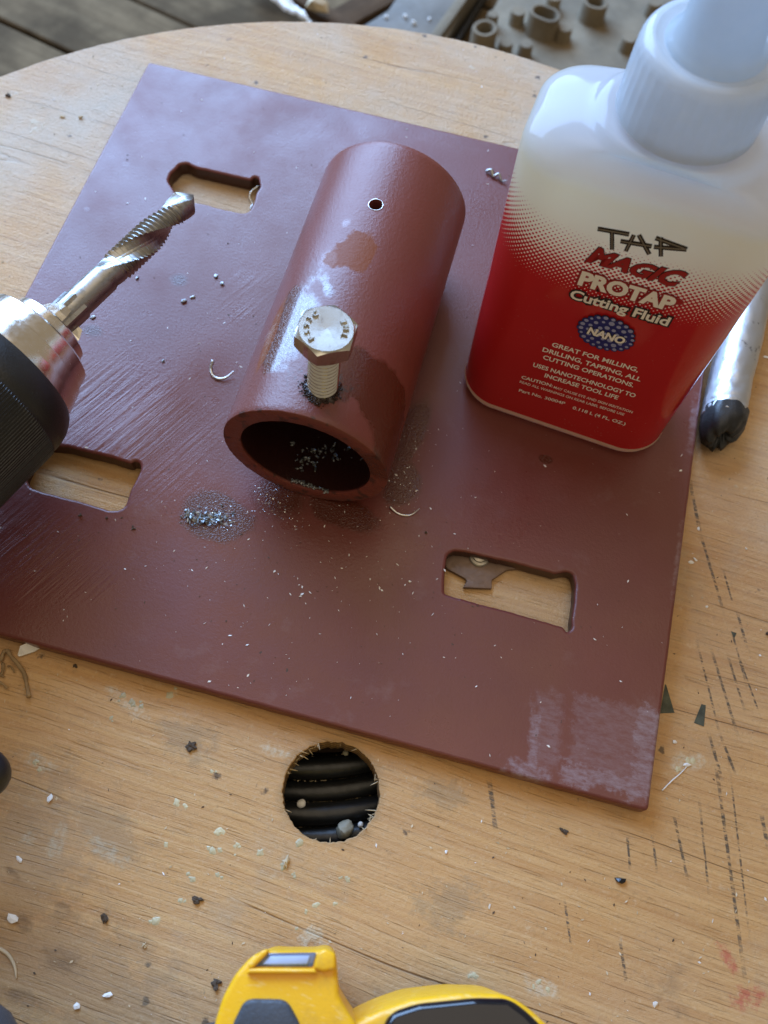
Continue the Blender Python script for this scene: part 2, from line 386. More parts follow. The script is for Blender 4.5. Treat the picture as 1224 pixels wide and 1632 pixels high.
def mat_pipe():
    # object space of the pipe: x = axis from the near end, y = left, z = up, metres; angle coordinate made in the shader
    t = NT('pipe_primer'); v = t.W(); x, y, z = t.sep(v)[:3]
    ang = t.m('ARCTAN2', y, z)                      # + = towards the left of the photo
    cb = t.n('ShaderNodeCombineXYZ'); t.put(cb.inputs[0], x); t.put(cb.inputs[1], t.m('MULTIPLY', ang, .1063))
    u = cb.outputs[0]; n2 = t.noise(v, 24, 4, .6)
    def sp(s, a, rx, ry, rot=0.0, wa=.4, edge=.2): return t.spot(u, n2, s, math.radians(a) * .1063, rx, ry, rot, edge, wa * 1.6)
    shine = t.any([sp(.125, 30, .060, .042, -.05, .5, .3), sp(.185, 14, .022, .009, .5, 1.0, .5)])
    damp = t.any([sp(.232, 20, .013, .011, 0, .9, .6), sp(.29, 17, .008, .006, 0, .6, .6)])
    wet = t.any([shine, sp(.125, 36, .060, .030, 0, .3), sp(.075, -45, .040, .080, 0, .35, .12), sp(.055, -12, .03, .03, 0, .6), sp(.030, -70, .05, .05, 0, .3)])
    c, r, h = paint_nodes(t, v, wet, fine=1.6, base=(.170, .040, .028), rough=(.34, .46))
    h = t.m('ADD', h, t.m('MULTIPLY', t.m('MULTIPLY', t.mr(t.noise(v, 230, 3, .6), .42, .72, 0, .8), t.m('ADD', shine, t.m('MULTIPLY', wet, .15))), 1.0))
    stain = t.any([sp(.250, 6, .032, .028, 0, .9), sp(.236, 12, .016, .018, 0, .9), sp(.120, 47, .052, .010, 0, .4)])
    c = t.mix(t.m('MULTIPLY', stain, .8), c, (.215, .062, .018)); r = t.mixf(stain, r, .48); r = t.mixf(damp, r, .24); r = t.mixf(shine, r, .17)
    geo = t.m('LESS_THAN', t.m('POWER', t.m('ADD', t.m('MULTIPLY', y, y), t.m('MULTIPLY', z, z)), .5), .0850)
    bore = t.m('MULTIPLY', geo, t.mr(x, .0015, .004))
    c = t.mix(t.m('MULTIPLY', bore, .9), c, (.012, .0035, .003)); r = t.mixf(bore, r, .3)  # shade inside the bore is put into the colour, near black
    rim = t.m('MULTIPLY', t.mr(t.m('ABSOLUTE', t.m('SUBTRACT', x, .001)), .0015, .003, 1, 0), t.mr(t.noise(v, 60, 3), .56, .62))
    c = t.mix(t.m('MULTIPLY', rim, .7), c, (.04, .02, .016))
    # burr dust round the bolt hole
    d = t.m('MULTIPLY', sp(.048, -5, .036, .036, 0, .9, .5), t.mr(t.noise(v, 110, 3, .7), .5, .62))
    c = t.mix(d, c, (.05, .03, .025))
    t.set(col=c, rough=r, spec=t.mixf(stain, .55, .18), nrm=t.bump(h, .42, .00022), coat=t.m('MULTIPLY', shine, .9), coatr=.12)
    return t.mat

def mat_metal(name, col, rough, scratch=(1, 1, 1), sb=.15, dirt=.25, scale=600):
    t = NT(name); v = t.coord()
    n = t.noise(t.map(v, scale=scratch), scale, 4, .6); g = t.noise(v, 160, 4, .65)
    c = t.mix(t.m('MULTIPLY', t.mr(g, .5, .7), dirt), col, tuple(q * .4 for q in col))
    t.set(col=c, metal=1.0, rough=t.mr(n, .3, .7, rough * .7, rough * 1.4), nrm=t.bump(n, sb, .00015))
    return t.mat

M = {}
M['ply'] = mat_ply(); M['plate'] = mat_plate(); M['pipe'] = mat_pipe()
ss = NT('stainless_steel'); sc_ = ss.coord(); ss.set(col=ss.mix(ss.mr(ss.noise(sc_, 700, 4, .7), .55, .75), (.60, .59, .54), (.42, .40, .36)), metal=1.0, rough=ss.mr(ss.noise(sc_, 90, 2), .3, .7, .20, .24)); M['stainless'] = ss.mat
M['chuck'] = mat_metal('satin_chuck_steel', (.78, .74, .66), .2, (1, 1, 1), .04, 0.0)
M['bit'] = mat_metal('tool_steel', (.36, .355, .34), .34, dirt=.8)
M['swarf'] = mat_metal('bright_swarf', (.31, .32, .32), .42, dirt=.7)
M['lip'] = mat_metal('bare_steel_lip', (.75, .75, .73), .3, dirt=.1)
M['rust'] = simple('rusty_steel', (.19, .125, .09), .6, .35, 500, .6, .35)
M['blackrub'] = simple('black_plastic', (.012, .013, .014), .42, 0, 1500, .25, .2)
M['blackgloss'] = simple('black_gloss_plastic', (.008, .008, .010), .12, 0, 200, .03, .2)
M['charcoal'] = simple('charcoal_rubber', (.045, .052, .062), .55, 0, 1400, .4, .15)
yt = NT('yellow_plastic'); yv = yt.coord(); yn = yt.mr(yt.noise(yv, 120, 6, .75), .50, .68); ys = yt.mr(yt.noise(yt.map(yv, scale=(1, 5, 1), rot=(0, 0, .6)), 260, 3, .6), .60, .66)
yc = yt.mix(yt.m('MULTIPLY', yn, .35), (.88, .46, .010), (.42, .24, .05)); yc = yt.mix(yt.m('MULTIPLY', ys, .4), yc, (.90, .66, .25))
yt.set(col=yc, rough=yt.mr(yn, 0, 1, .34, .6), nrm=yt.bump(yt.noise(yv, 1500, 2), .2, .0003)); M['yellow'] = yt.mat
M['cable'] = simple('black_cable_sheath', (.010, .011, .012), .38, 0, 500, .3, .3)
M['bark'] = simple('pale_wood_sliver', (.62, .50, .32), .7, 0, 900, .3, .25)
M['white'] = simple('white_flake', (.85, .84, .80), .5, 0, 700, .2, .08)
M['root'] = simple('dry_root', (.33, .22, .11), .8, 0, 800, .4, .3)
M['pebble'] = simple('pale_pebble', (.34, .32, .24), .6, 0, 500, .4, .25)
M['dirt'] = simple('dark_dirt', (.085, .058, .036), .8, 0, 600, .5, .4)
M['blackchip'] = simple('black_chip', (.008, .009, .012), .18, 0, 600, .3, .2)
M['oil'] = simple('black_oily_grime', (.035, .018, .013), .25, 0, 700, .8, .4)
M['olive'] = simple('dusty_olive_plastic', (.19, .15, .095), .9, 0, 420, .5, .25)
M['greysheet'] = simple('dusty_grey_sheet', (.165, .145, .115), .7, 0, 260, .5, .25)
M['stencil'] = simple('stencil_ink', (.075, .085, .06), .7, 0, 2500, .5, .5)

def mat_board(name, a, b):
    t = NT(name); v = t.coord()
    n = t.noise(t.map(v, scale=(8, 90, 90)), 1.0, 5, .6); g = t.noise(v, 14, 5, .6)
    c = t.mix(t.mr(n, .3, .7), a, b); c = t.mix(t.m('MULTIPLY', t.mr(g, .40, .62), .75), c, tuple(q * .42 for q in a))
    t.set(col=c, rough=.95, spec=.15, nrm=t.bump(n, .5, .002)); return t.mat
M['board'] = mat_board('weathered_board', (.12, .082, .044), (.22, .158, .088))
M['board2'] = mat_board('brown_board', (.075, .045, .024), (.13, .08, .045))

# ------------------------------------------------------------------ setting: floor boards below the reel
floor = mesh('floor', [(-9, -9, -1.16), (9, -9, -1.16), (9, 9, -1.16), (-9, 9, -1.16)], [(0, 1, 2, 3)], simple('dark_ground', (.035, .03, .024), .9, 0, 60, .5, .4))
tag(floor, kind='structure')
A = pix(32, 0, -1.0); B = pix(172, 65, -1.0); ba = math.atan2(B[1] - A[1], B[0] - A[0])
bd = np.array([math.cos(ba), math.sin(ba)]); bn = np.array([-bd[1], bd[0]])
o0 = np.array(pix(100, 30, -1.0)[:2])
for k in range(-9, 12):
    V, F = rbox(-4.2, 4.2, -.155, .155, -.06, 0, .006, 1)
    dz = random.uniform(-.012, .004)
    P = [(o0[0] + bd[0] * x + bn[0] * (y + k * .322 + .08), o0[1] + bd[1] * x + bn[1] * (y + k * .322 + .08), -1.03 + z + dz) for x, y, z in V]
    me_o = mesh('plank', [(x, y, z) for x, y, z in V], F, M['board'], None)
    me_o.location = Vector((o0[0] + bn[0] * (k * .322 + .08), o0[1] + bn[1] * (k * .322 + .08), -1.03 + dz)) * S
    me_o.rotation_euler.z = ba; me_o.parent = floor

# ------------------------------------------------------------------ cable reel: round plywood top, core, lower flange, winding
TC = (.4982, -.7173); TR = .9708
reel = empty('cable_reel', (TC[0], TC[1], -1.0), 'round plywood top of a cable reel used as a bench, scratched and stained', 'cable reel')
def circle(cx, cy, r, n, jag=0.0, f=9.0, seed=0.0):
    out = []
    for i in range(n):
        a = 2 * PI * i / n
        k = jag * (noise.noise((math.cos(a) * f, math.sin(a) * f, seed)) + .6 * noise.noise((math.cos(a) * f * 4, math.sin(a) * f * 4, seed + 3)))
        out.append((cx + math.cos(a) * (r + k), cy + math.sin(a) * (r + k)))
    return out
HX, HY, HR = .6283, -1.0714, .0584
h2 = (TC[0] - (HX - TC[0]), TC[1] - (HY - TC[1]))
top_me = slab([circle(*TC, TR, 720, .0012, 40), circle(HX, HY, HR, 220, .0016, 9, 2.0)[::-1], ], TZ - .042, TZ, .0004)
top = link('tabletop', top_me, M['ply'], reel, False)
top.location = -reel.location
# the ply edge below the surface flares a little round the hole: torn fibres
fib = []
for i in range(38):
    a = random.choice([random.gauss(2.6, .5), random.gauss(2.6, .5), random.gauss(-.35, .25), random.uniform(0, 6.28)]); r0 = HR + random.uniform(-.003, .004)
    p = np.array([HX + math.cos(a) * r0, HY + math.sin(a) * r0, TZ - random.uniform(0.0, .02)])
    d = np.array([-math.cos(a) * random.uniform(.1, .9) + random.uniform(-.8, .8), -math.sin(a) * random.uniform(.1, .9) + random.uniform(-.4, .4), random.uniform(-.5, .4)])
    d /= np.linalg.norm(d); L = random.uniform(.003, .011)
    fib.append(tube([p - d * L * .5, p + d * L * .4, p + d * L], [.0007, .0006, .0001], 4))
tag(mesh('torn_fibres', *join(fib), M['bark'], reel), kind='stuff')
V, F = lathe([(-.93, .30), (-.93 + .86, .30)], (*TC, 0), (0, 0, 1), 64)
mesh('core', V, F, M['board2'], reel, True, 40)
V, F = lathe([(-.999, TR * .98), (-.94, TR * .98)], (*TC, 0), (0, 0, 1), 128)
mesh('lower_flange', V, F, M['board2'], reel, True, 40)
lum = []
for u_, v_, r_ in [(282, 1276, 9), (337, 1355, 9), (380, 1349, 6), (373, 1363, 6), (414, 1359, 7), (349, 1325, 8), (302, 1396, 8), (350, 1395, 8), (457, 1378, 10), (468, 1396, 5), (480, 1343, 9), (261, 1345, 5), (247, 1466, 10), (535, 1441, 7), (508, 1442, 7),
        (486, 1452, 5), (552, 1400, 6), (545, 1397, 6), (341, 1230, 7), (192, 1111, 8), (213, 1118, 8), (226, 1124, 6), (276, 1106, 9), (177, 1147, 6), (296, 1286, 6), (286, 1437, 7), (472, 1478, 7), (230, 1506, 10), (860, 1566, 8), (872, 1573, 9), (850, 1576, 7), (752, 1554, 7), (1085, 1225, 9), (1098, 1212, 8), (70, 1222, 8), (60, 1212, 7), (1150, 300, 7)]:
    for q_ in range(3):
        if random.random() < .3: continue
        c_ = pix(u_ + random.gauss(0, r_ * .45), v_ + random.gauss(0, r_ * .45), TZ); rr_ = r_ / 1180 * random.uniform(.25, .62); sd_ = random.uniform(0, 99)
        V_ = []
        for i in range(5):
            for j in range(20):
                a_ = 2 * PI * j / 20; k_ = (1 - i / 4.6) * (1 + .7 * noise.noise((math.cos(a_) * 1.0, math.sin(a_) * 1.0, sd_)) + .25 * noise.noise((math.cos(a_) * 4, math.sin(a_) * 4, sd_)))
                V_.append(c_ + np.array([math.cos(a_) * rr_ * k_, math.sin(a_) * rr_ * k_, rr_ * .22 * (i / 4) ** .6 * (1 + .8 * noise.noise((a_, i * 1.3, sd_)))]))
        lum.append((V_, grid_faces(5, 20) + [tuple(80 + j for j in range(20))]))
tag(mesh('dried_filler', *join(lum), simple('dried_filler', (.50, .44, .27), .35, 0, 400, .5, .25), reel, True), kind='stuff')
# rusty tie-rod bracket seen through the near slot
def bpx(pts, z): return [P2(a, b, z) for a, b in pts]
bz = TZ + .007
poly = bpx([(700, 880), (712, 906), (742, 922), (744, 926), (738, 936), (784, 938), (784, 924), (808, 908), (842, 905), (850, 885), (800, 858), (730, 855)], bz)[::-1]
br = mesh('bracket', *prism(poly, TZ + .0005, bz, .0015, 2), M['rust'], reel, True, 35)
q = pix(763, 892, bz)
V, F = lathe([(0, .014), (.0015, .0145), (.003, .013), (.0032, .0095), (.0055, .009), (.0065, .005), (.0067, .001)], (q[0], q[1] + .004, bz), (0, 0, 1), 40)
wsh = mesh('bolt_head', V, F, mat_metal('tarnished_steel', (.34, .31, .26), .4, dirt=.7), br, True, 40)
def flatmark(name, pts, mat, parent, z=TZ, h=.0005):
    P = [pix(a, b, z + h) for a, b in pts]
    return mesh(name, P, [tuple(range(len(P)))[::-1]], mat, parent)
flatmark('stencil_mark', [(1060, 1090), (1062, 1092), (1075, 1136), (1052, 1137)], M['stencil'], reel)
flatmark('stencil_mark', [(1118, 1122), (1125, 1124), (1122, 1158), (1106, 1152)], M['stencil'], reel)
flatmark('stencil_mark', [(1165, 1006), (1174, 1009), (1170, 1018)], M['stencil'], reel)
# cable wound on the core: rings at the depth seen through the hole
cz = TZ - .082; pts = []
turns = 17
for i in range(turns * 96 + 1):
    a = 2 * PI * i / 96; r = .315 + .0285 * a / (2 * PI)
    pts.append((TC[0] + r * math.cos(a), TC[1] + r * math.sin(a), cz + .006 * math.sin(a * 3.3 + r * 50)))
V, F = tube(pts, .0150, 12)
coil = mesh('coiled_cable', V, F, M['cable'], None, True)
tag(settle(coil), 'black cable wound under the plywood, seen through the round hole', 'cable')
lay = []
for q in range(2):
    lay.append(tube([(TC[0] + (x - TC[0]) * .985, TC[1] + (y - TC[1]) * .985, z - .028 * (q + 1)) for x, y, z in pts[::3]], .0185, 6))
mesh('under_layer', *join(lay), M['cable'], coil, True)

# ------------------------------------------------------------------ steel plate with four slots
def fillet_poly(pts, r=.006, k=5):
    out = []; n = len(pts)
    for i in range(n):
        p0, p1, p2 = np.array(pts[i - 1]), np.array(pts[i]), np.array(pts[(i + 1) % n])
        a = p0 - p1; b = p2 - p1; la = np.linalg.norm(a); lb = np.linalg.norm(b); rr = min(r, la * .45, lb * .45)
        A_ = p1 + a / la * rr; B_ = p1 + b / lb * rr
        for j in range(k + 1):
            t = j / k; out.append(tuple((1 - t) ** 2 * A_ + 2 * t * (1 - t) * p1 + t * t * B_))
    return out
def rough_edge(pts, amp=.0008, step=.004):
    out = []; n = len(pts)
    for i in range(n):
        a = np.array(pts[i]); b = np.array(pts[(i + 1) % n]); d = b - a; L = np.linalg.norm(d)
        if L < 1e-9: continue
        nn = np.array([-d[1], d[0]]) / L; k = max(1, int(L / step))
        for j in range(k):
            p = a + d * j / k
            out.append(tuple(p + nn * amp * noise.noise((p[0] * 90, p[1] * 90, 1.3))))
    return out
slotA = bpx([(268, 288), (272, 277), (279, 270), (287, 261), (298, 260), (311, 267), (400, 287), (405, 281), (412, 284), (415, 296), (409, 306), (404, 322), (398, 335), (388, 339), (350, 331), (322, 323), (300, 321), (284, 314), (277, 301)], 0)
slotB = bpx([(62, 708), (105, 711), (140, 720), (175, 728), (208, 738), (214, 734), (222, 737), (225, 746), (219, 758), (207, 783), (200, 804), (190, 812), (176, 813), (120, 796), (66, 783), (48, 776), (40, 760)], 0)
slotC = bpx([(713, 884), (724, 877), (740, 879), (820, 897), (885, 914), (903, 910), (914, 915), (917, 935), (914, 965), (911, 987), (912, 1000), (904, 1008), (897, 998), (886, 995), (800, 971), (722, 950), (709, 946), (708, 925)], 0)
slotD = [(.705, -.205), (.70, -.255), (.71, -.266), (.80, -.266), (.857, -.262), (.862, -.205), (.85, -.199)]
holes = [rough_edge(fillet_poly(q, .004, 3)) for q in (slotA, slotB, slotC, slotD)]
outer = fillet_poly([(0, 0), (1, 0), (1, -1), (0, -1)], .006)
outer = rough_edge(outer, .0004, .01)
def ccw(L, pos=True):
    a = sum(L[i - 1][0] * L[i][1] - L[i][0] * L[i - 1][1] for i in range(len(L)))
    return L if (a > 0) == pos else L[::-1]
pl_me = slab([ccw(outer)] + [ccw(q, False) for q in holes], TZ + .0003, 0.0, .0010)
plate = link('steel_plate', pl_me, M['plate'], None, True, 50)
tag(plate, 'square steel plate in dark red primer with rough cut slots', 'steel plate')

# ------------------------------------------------------------------ pipe
R = .1063; RI = .0835; PL = .4402; P0 = np.array([.4919, -.7127, R]); th = 1.5643
pd = np.array([math.cos(th), math.sin(th), 0]); pn = np.array([-pd[1], pd[0], 0]); UP = np.array([0, 0, 1.])
def pipe_pt(s, deg, h=0.0):
    a = math.radians(deg); rad = UP * math.cos(a) + pn * math.sin(a)
    return P0 + pd * s + rad * (R + h), rad
prof = [(0.006, RI), (.0005, RI + .0004), (0, RI + .0010), (0, R - .0012), (.0004, R - .0004), (.0012, R)]
prof += [(.0025 + (PL - .005) * i / 60, R) for i in range(1, 61)]
prof += [(PL - .0008, R - .0012), (PL, R - .003), (PL, RI + .002), (PL - .002, RI)] + [(PL - .002 + (.006 - PL + .002) * i / 20, RI) for i in range(1, 20)]
n = 160; V = []
for s, r in prof:
    for j in range(n):
        a = 2 * PI * j / n
        jg = (.00015 * noise.noise((math.cos(a) * 6, math.sin(a) * 6, s * 9)) if r > RI + .001 else 0)
        V.append((s + (.0006 * noise.noise((math.cos(a) * 14, math.sin(a) * 14, 5)) if s < .003 else 0), (r + jg) * math.sin(a), (r + jg) * math.cos(a)))
F = grid_faces(len(prof), n) + [((len(prof) - 1) * n + j, (len(prof) - 1) * n + (j + 1) % n, (j + 1) % n, j) for j in range(n)]
me = bpy.data.meshes.new('steel_pipe'); me.from_pydata((np.array(V) * S).tolist(), [], F); me.update()
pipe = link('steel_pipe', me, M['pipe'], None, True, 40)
bmx = bmesh.new(); bmx.from_mesh(me); bmesh.ops.recalc_face_normals(bmx, faces=bmx.faces); bmx.to_mesh(me); bmx.free()
pipe.location = Vector(P0) * S; pipe.rotation_euler.z = th
tag(pipe, 'short length of thick steel pipe in red primer lying on the plate', 'steel pipe')
# drilled holes
def cutter(s, deg, r):
    p, rad = pipe_pt(s, deg, .03); V, F = lathe([(-.07, r), (.02, r)], p, rad, 40)
    return mesh('cutter', V, F, None)
cut = [cutter(.327, 1.0, .0088), cutter(.048, -5, .0165)]
for c_ in cut:
    md = pipe.modifiers.new('hole', 'BOOLEAN'); md.object = c_; md.operation = 'DIFFERENCE'; md.solver = 'EXACT'
bpy.context.view_layer.update()
me2 = bpy.data.meshes.new_from_object(pipe.evaluated_get(bpy.context.evaluated_depsgraph_get()))
pipe.modifiers.clear(); pipe.data = me2
for c_ in cut: bpy.data.objects.remove(c_)
me2.set_sharp_from_angle(angle=math.radians(40))
# bare lip round the small hole
p, rad = pipe_pt(.327, 1.0); X, Y, D_ = frame_from(rad)
ring = []
for i in range(48):
    a = 2 * PI * i / 48; q = p + (X * math.cos(a) + Y * math.sin(a)) * .0094
    ring.append(q - rad * (np.dot(q - P0, pn) ** 2 / (2 * R) - .0001))
V, F = tube(ring + [ring[0]], .0006, 6, cap=False)
lipo = mesh('hole_lip', V, F, M['lip'], None, True)
def adopt(ch, par):
    ch.parent = par; ch.matrix_parent_inverse = (Matrix.Translation(par.location) @ par.rotation_euler.to_matrix().to_4x4()).inverted()
adopt(lipo, pipe)

# ------------------------------------------------------------------ hex bolt
def ray_at(u, v, z): return pix(u, v, z)
bb, rad0 = pipe_pt(.045, -5.5)
headtop = pix(520, 524, 2 * R + .108)
bax = headtop - bb; BL = np.linalg.norm(bax); bax = bax / BL
TRD = .0182; HH = .0235
bolt = empty('hex_bolt', bb, 'stainless hex head bolt threaded upright into the red pipe', 'bolt')
X, Y, D_ = frame_from(bax)
# shank with helical thread
pit = .0066; rows = 230; n = 64; z0, z1 = -.05, BL - HH
V = []
for i in range(rows):
    s = z0 + (z1 - z0) * i / (rows - 1)
    for j in range(n):
        a = 2 * PI * j / n; f = (s / pit - a / (2 * PI)) % 1.0
        tri = abs(f - .5) * 2
        r = TRD - .0034 * (1 - min(1, max(0, (tri - .08) / .75)))
        V.append(bb + D_ * s + (X * math.cos(a) + Y * math.sin(a)) * r)
mesh('threaded_shank', V, grid_faces(rows, n), M['stainless'], bolt, True, 60)
# head: hexagon with chamfered top circle
RC = .0350; AP = RC * math.cos(PI / 6)
hr0 = None
v_at = lambda: 0
# turn the hexagon so a corner points to the photo's right-hand corner
tc = pix(570.7, 513.6, headtop[2]) - headtop; ha = math.atan2(tc @ Y, tc @ X)
nh = 144; V = []
def hexr(a): 
    k = (a + PI / 6) % (PI / 3) - PI / 6
    return AP / math.cos((k + PI / 6) % (PI / 3) - PI / 6) if False else AP / math.cos(((a % (PI / 3)) - PI / 6))
lv = [(BL - HH, .0), (BL - HH, .030), (BL - HH + .0008, 99), (BL - .0040, 98), (BL - .0004, .0302), (BL + .0006, .0290), (BL, .0)]
rowsH = []
for s, r in lv:
    for j in range(nh):
        a = 2 * PI * j / nh; hx_ = hexr(a)
        rr = hx_ if r > 98.5 else (hx_ if r > 97 else min(r, hx_))
        ss = s
        if r == 98: ss = BL - .0006 - .0022 * ((hx_ - AP) / (RC - AP)) ** 1.0
        if r == 99: ss = s + .003 * ((hx_ - AP) / (RC - AP))
        V.append(bb + D_ * ss + (X * math.cos(a + ha) + Y * math.sin(a + ha)) * max(rr, 1e-4))
head = mesh('head', V, grid_faces(len(lv), nh), M['stainless'], bolt, True, 28)

# ------------------------------------------------------------------ text helper
def text_mesh(s, bold=0.0, shear=0.0, extrude=0.0, spacing=1.0, res=3):
    cu = bpy.data.curves.new('text', 'FONT'); cu.body = s; cu.size = 1.0; cu.offset = bold; cu.shear = shear
    cu.extrude = extrude; cu.resolution_u = res; cu.space_character = spacing
    o = bpy.data.objects.new('text', cu); C.objects.link(o); bpy.context.view_layer.update()
    me = bpy.data.meshes.new_from_object(o.evaluated_get(bpy.context.evaluated_depsgraph_get()))
    a = np.empty(len(me.vertices) * 3); me.vertices.foreach_get('co', a); a = a.reshape(-1, 3)
    F = [tuple(p.vertices) for p in me.polygons]
    bpy.data.objects.remove(o); bpy.data.curves.remove(cu); bpy.data.meshes.remove(me)
    return a, F
def arc_text(s, r, a0, size, flip=1, name='raised_letter'):
    """raised letters round the bolt head, a0 = start angle"""
    parts = []
    for i, ch in enumerate(s):
        a_, F_ = text_mesh(ch, .004, 0, .05)
        w_ = a_[:, 0].max() + a_[:, 0].min(); h_ = .35
        ang = a0 - flip * i * size * .98 / r
        c = math.cos(ang); s_ = math.sin(ang)
        P = []
        for x, y, z in a_:
            lx = (x - w_ / 2) * size; ly = (y - h_) * size
            # local up = outward
            px_ = c * (r + ly * flip) + s_ * lx * flip
            py_ = s_ * (r + ly * flip) - c * lx * flip
            P.append(bb + D_ * (BL + (.0032 if z > 0 else -.0006)) + X * px_ + Y * py_)
        parts.append((P, F_))
    V_, F_ = join(parts)
    o = mesh(name, V_, F_, M['stainless'], head); return o
def headang(u, v):
    q = pix(u, v, headtop[2]) - headtop; return math.atan2(q @ Y, q @ X)
arc_text('F593C', .0212, headang(502, 537), .0092)
arc_text('THE', .0205, headang(553, 536), .0092, -1)

# grime and chips at the foot of the bolt
bl = []
for i in range(190):
    a = random.gauss(2.9, 1.0); rr = TRD + abs(random.gauss(0.000, .0042))
    s = .045 + math.cos(a) * rr; dg = -5.5 + math.degrees(math.sin(a) * rr / R)
    p, r_ = pipe_pt(s, dg, random.uniform(-.001, .003))
    k = random.uniform(.0007, .0018)
    bm = bmesh.new(); bmesh.ops.create_icosphere(bm, subdivisions=1, radius=1)
    V = [np.array(v.co) for v in bm.verts]; bm.verts.index_update(); F = [tuple(v.index for v in f.verts) for f in bm.faces]; bm.free()
    V = [p + np.array([x * k * random.uniform(.7, 1.4), y * k * random.uniform(.7, 1.4), z * k * .7]) for x, y, z in V]
    bl.append((V, F))
ov = []
for i in range(3):
    for j in range(40):
        a = 2 * PI * j / 40; rr = TRD * (.8, 1.05, 1.22)[i] * (1 + .5 * noise.noise((math.cos(a) * 2, math.sin(a) * 2, 4)))
        p, r_ = pipe_pt(.045 + math.cos(a) * rr - .003, -5.5 + math.degrees(math.sin(a) * rr / R), (.0028, .0018, -.0004)[i]); ov.append(p)
bl.append((ov, grid_faces(3, 40)))
gr = mesh('oily_grime', *join(bl), M['oil'], None, True)
tag(settle(gr), 'wet black cutting grime ringing the foot of the bolt', 'grime', kind='stuff')

# ------------------------------------------------------------------ chips, curls, dust
def chip_verts(p, k, flat=.5, n=1):
    bm = bmesh.new(); bmesh.ops.create_icosphere(bm, subdivisions=n, radius=1); sd = random.uniform(0, 90)
    rot = Matrix.Rotation(random.uniform(0, 6.28), 3, 'Z') @ Matrix.Rotation(random.uniform(-.5, .5), 3, 'X')
    st = (random.uniform(.6, 1.5), random.uniform(.5, 1.0), flat)
    V = []
    for v in bm.verts:
        q = rot @ Vector((v.co.x * st[0], v.co.y * st[1], v.co.z * st[2])) * (k * (random.uniform(.65, 1.25) if n == 1 else .95 + 1.1 * noise.noise((v.co.x * 1.3, v.co.y * 1.3, sd)) + .5 * noise.noise((v.co.x * 3.5, v.co.y * 3.5, v.co.z * 3 + sd))))
        V.append(np.array(p) + np.array(q))
    bm.verts.index_update(); F = [tuple(v.index for v in f.verts) for f in bm.faces]; bm.free()
    return V, F
def thing_chip(name, px, py, size, mat, label, cat, z=0.0, flat=.5, group=None):
    size *= .68 if mat is M['dirt'] else .8
    k = size / 1180 / 2; p = pix(px, py, z) + np.array([0, 0, k * flat * .7])
    o = mesh(name, *chip_verts(p, k, flat, 3 if mat in (M['dirt'], M['bark']) else 1), mat); settle(o)
    return tag(o, label, cat, group)
def flake(p, k, asp, ang, lift=.0):
    d = np.array([math.cos(ang), math.sin(ang), lift]); e = np.array([-d[1], d[0], random.uniform(-.4, .4)])
    h = np.array([0, 0, k * .18])
    q = [p - d * k, p + e * k * asp * .8 - d * k * .2, p + d * k * random.uniform(.8, 1.1), p - e * k * asp + d * k * .1]
    return [*(x + h for x in q), *(x for x in q)], [(0, 1, 2, 3)[::-1], (4, 5, 6, 7), (0, 1, 5, 4), (1, 2, 6, 5), (2, 3, 7, 6), (3, 0, 4, 7)]
def curl(name, pts, z, rad, mat, label, cat, lift=None, group=None):
    P = [pix(a, b, z) for a, b in pts]
    for i, p in enumerate(P): p[2] += rad + (lift[i] if lift else 0)
    P = spline(P, 6); n = len(P)
    V, F = tube(P, [rad * (1 - .75 * (i / (n - 1)) ** 3) for i in range(n)], 6, rfun=lambda t, a: 1 + .25 * math.cos(2 * a))
    o = mesh(name, V, F, mat, None, True); settle(o); return tag(o, label, cat, group)

# metal crumbs lying singly on the plate
for px, py, sz, lab in [(345, 441, 11, 'bright steel crumb, upper one of the close pair right of the drill bit'), (354, 453, 12, 'bright steel crumb, lower one of the close pair right of the drill bit'),
        (293, 481, 14, 'ragged steel crumb in the pair below the drill bit threads'), (307, 474, 9, 'small steel crumb just right of the ragged crumb below the bit'),
        (219, 444, 9, 'single pale steel crumb beside the smooth shank of the drill bit'), (148, 506, 10, 'square bright steel crumb close to the drill chuck jaws'),
        (260, 576, 8, 'small blue steel crumb alone between chuck and pipe'), (354, 806, 10, 'blue steel crumb above the right end of the swarf pile')]:
    thing_chip('steel_crumb', px, py, sz, M['swarf'], lab, 'steel crumb', 0, .6, 'steel crumbs on the red plate')
for px, py, sz, lab in [(129, 821, 10, 'dark dirt crumb on the plate below the left slot'), (170, 826, 9, 'dark flake on the lower lip of the left slot'), (212, 842, 10, 'dark grit crumb right of the left slot corner'),
        (678, 849, 8, 'tiny dark crumb on the plate right of the pipe mouth'), (363, 388, 5, 'tiny dark grain on the plate below the far slot')]:
    thing_chip('dirt_crumb', px, py, sz, M['dirt'], lab, 'dirt crumb', 0, .5, 'dirt crumbs on the red plate')
thing_chip('white_crumb', 653, 927, 8, M['white'], 'white crumb on the plate below the pipe mouth', 'crumb', 0)
curl('metal_curl', [(341, 583), (337, 590), (339, 599), (348, 605), (361, 604), (374, 596)], 0, .0022, M['lip'], 'pale hooked metal curl left of the pipe', 'metal curl', [.012, .004, 0, 0, .002, .006], 'metal curls on the plate')
curl('metal_curl', [(621, 809), (633, 818), (646, 822), (657, 820), (668, 813)], 0, .0013, M['lip'], 'thin arched metal curl right of the pipe mouth', 'metal curl', [.003, 0, 0, 0, .004], 'metal curls on the plate')
curl('metal_curl', [(774, 275), (782, 276), (786, 283), (794, 282), (799, 290), (808, 292)], 0, .0028, M['bit'], 'wavy dark metal curl beside the left edge of the bottle', 'metal curl', [0, .004, 0, .004, 0, .003], 'metal curls on the plate')
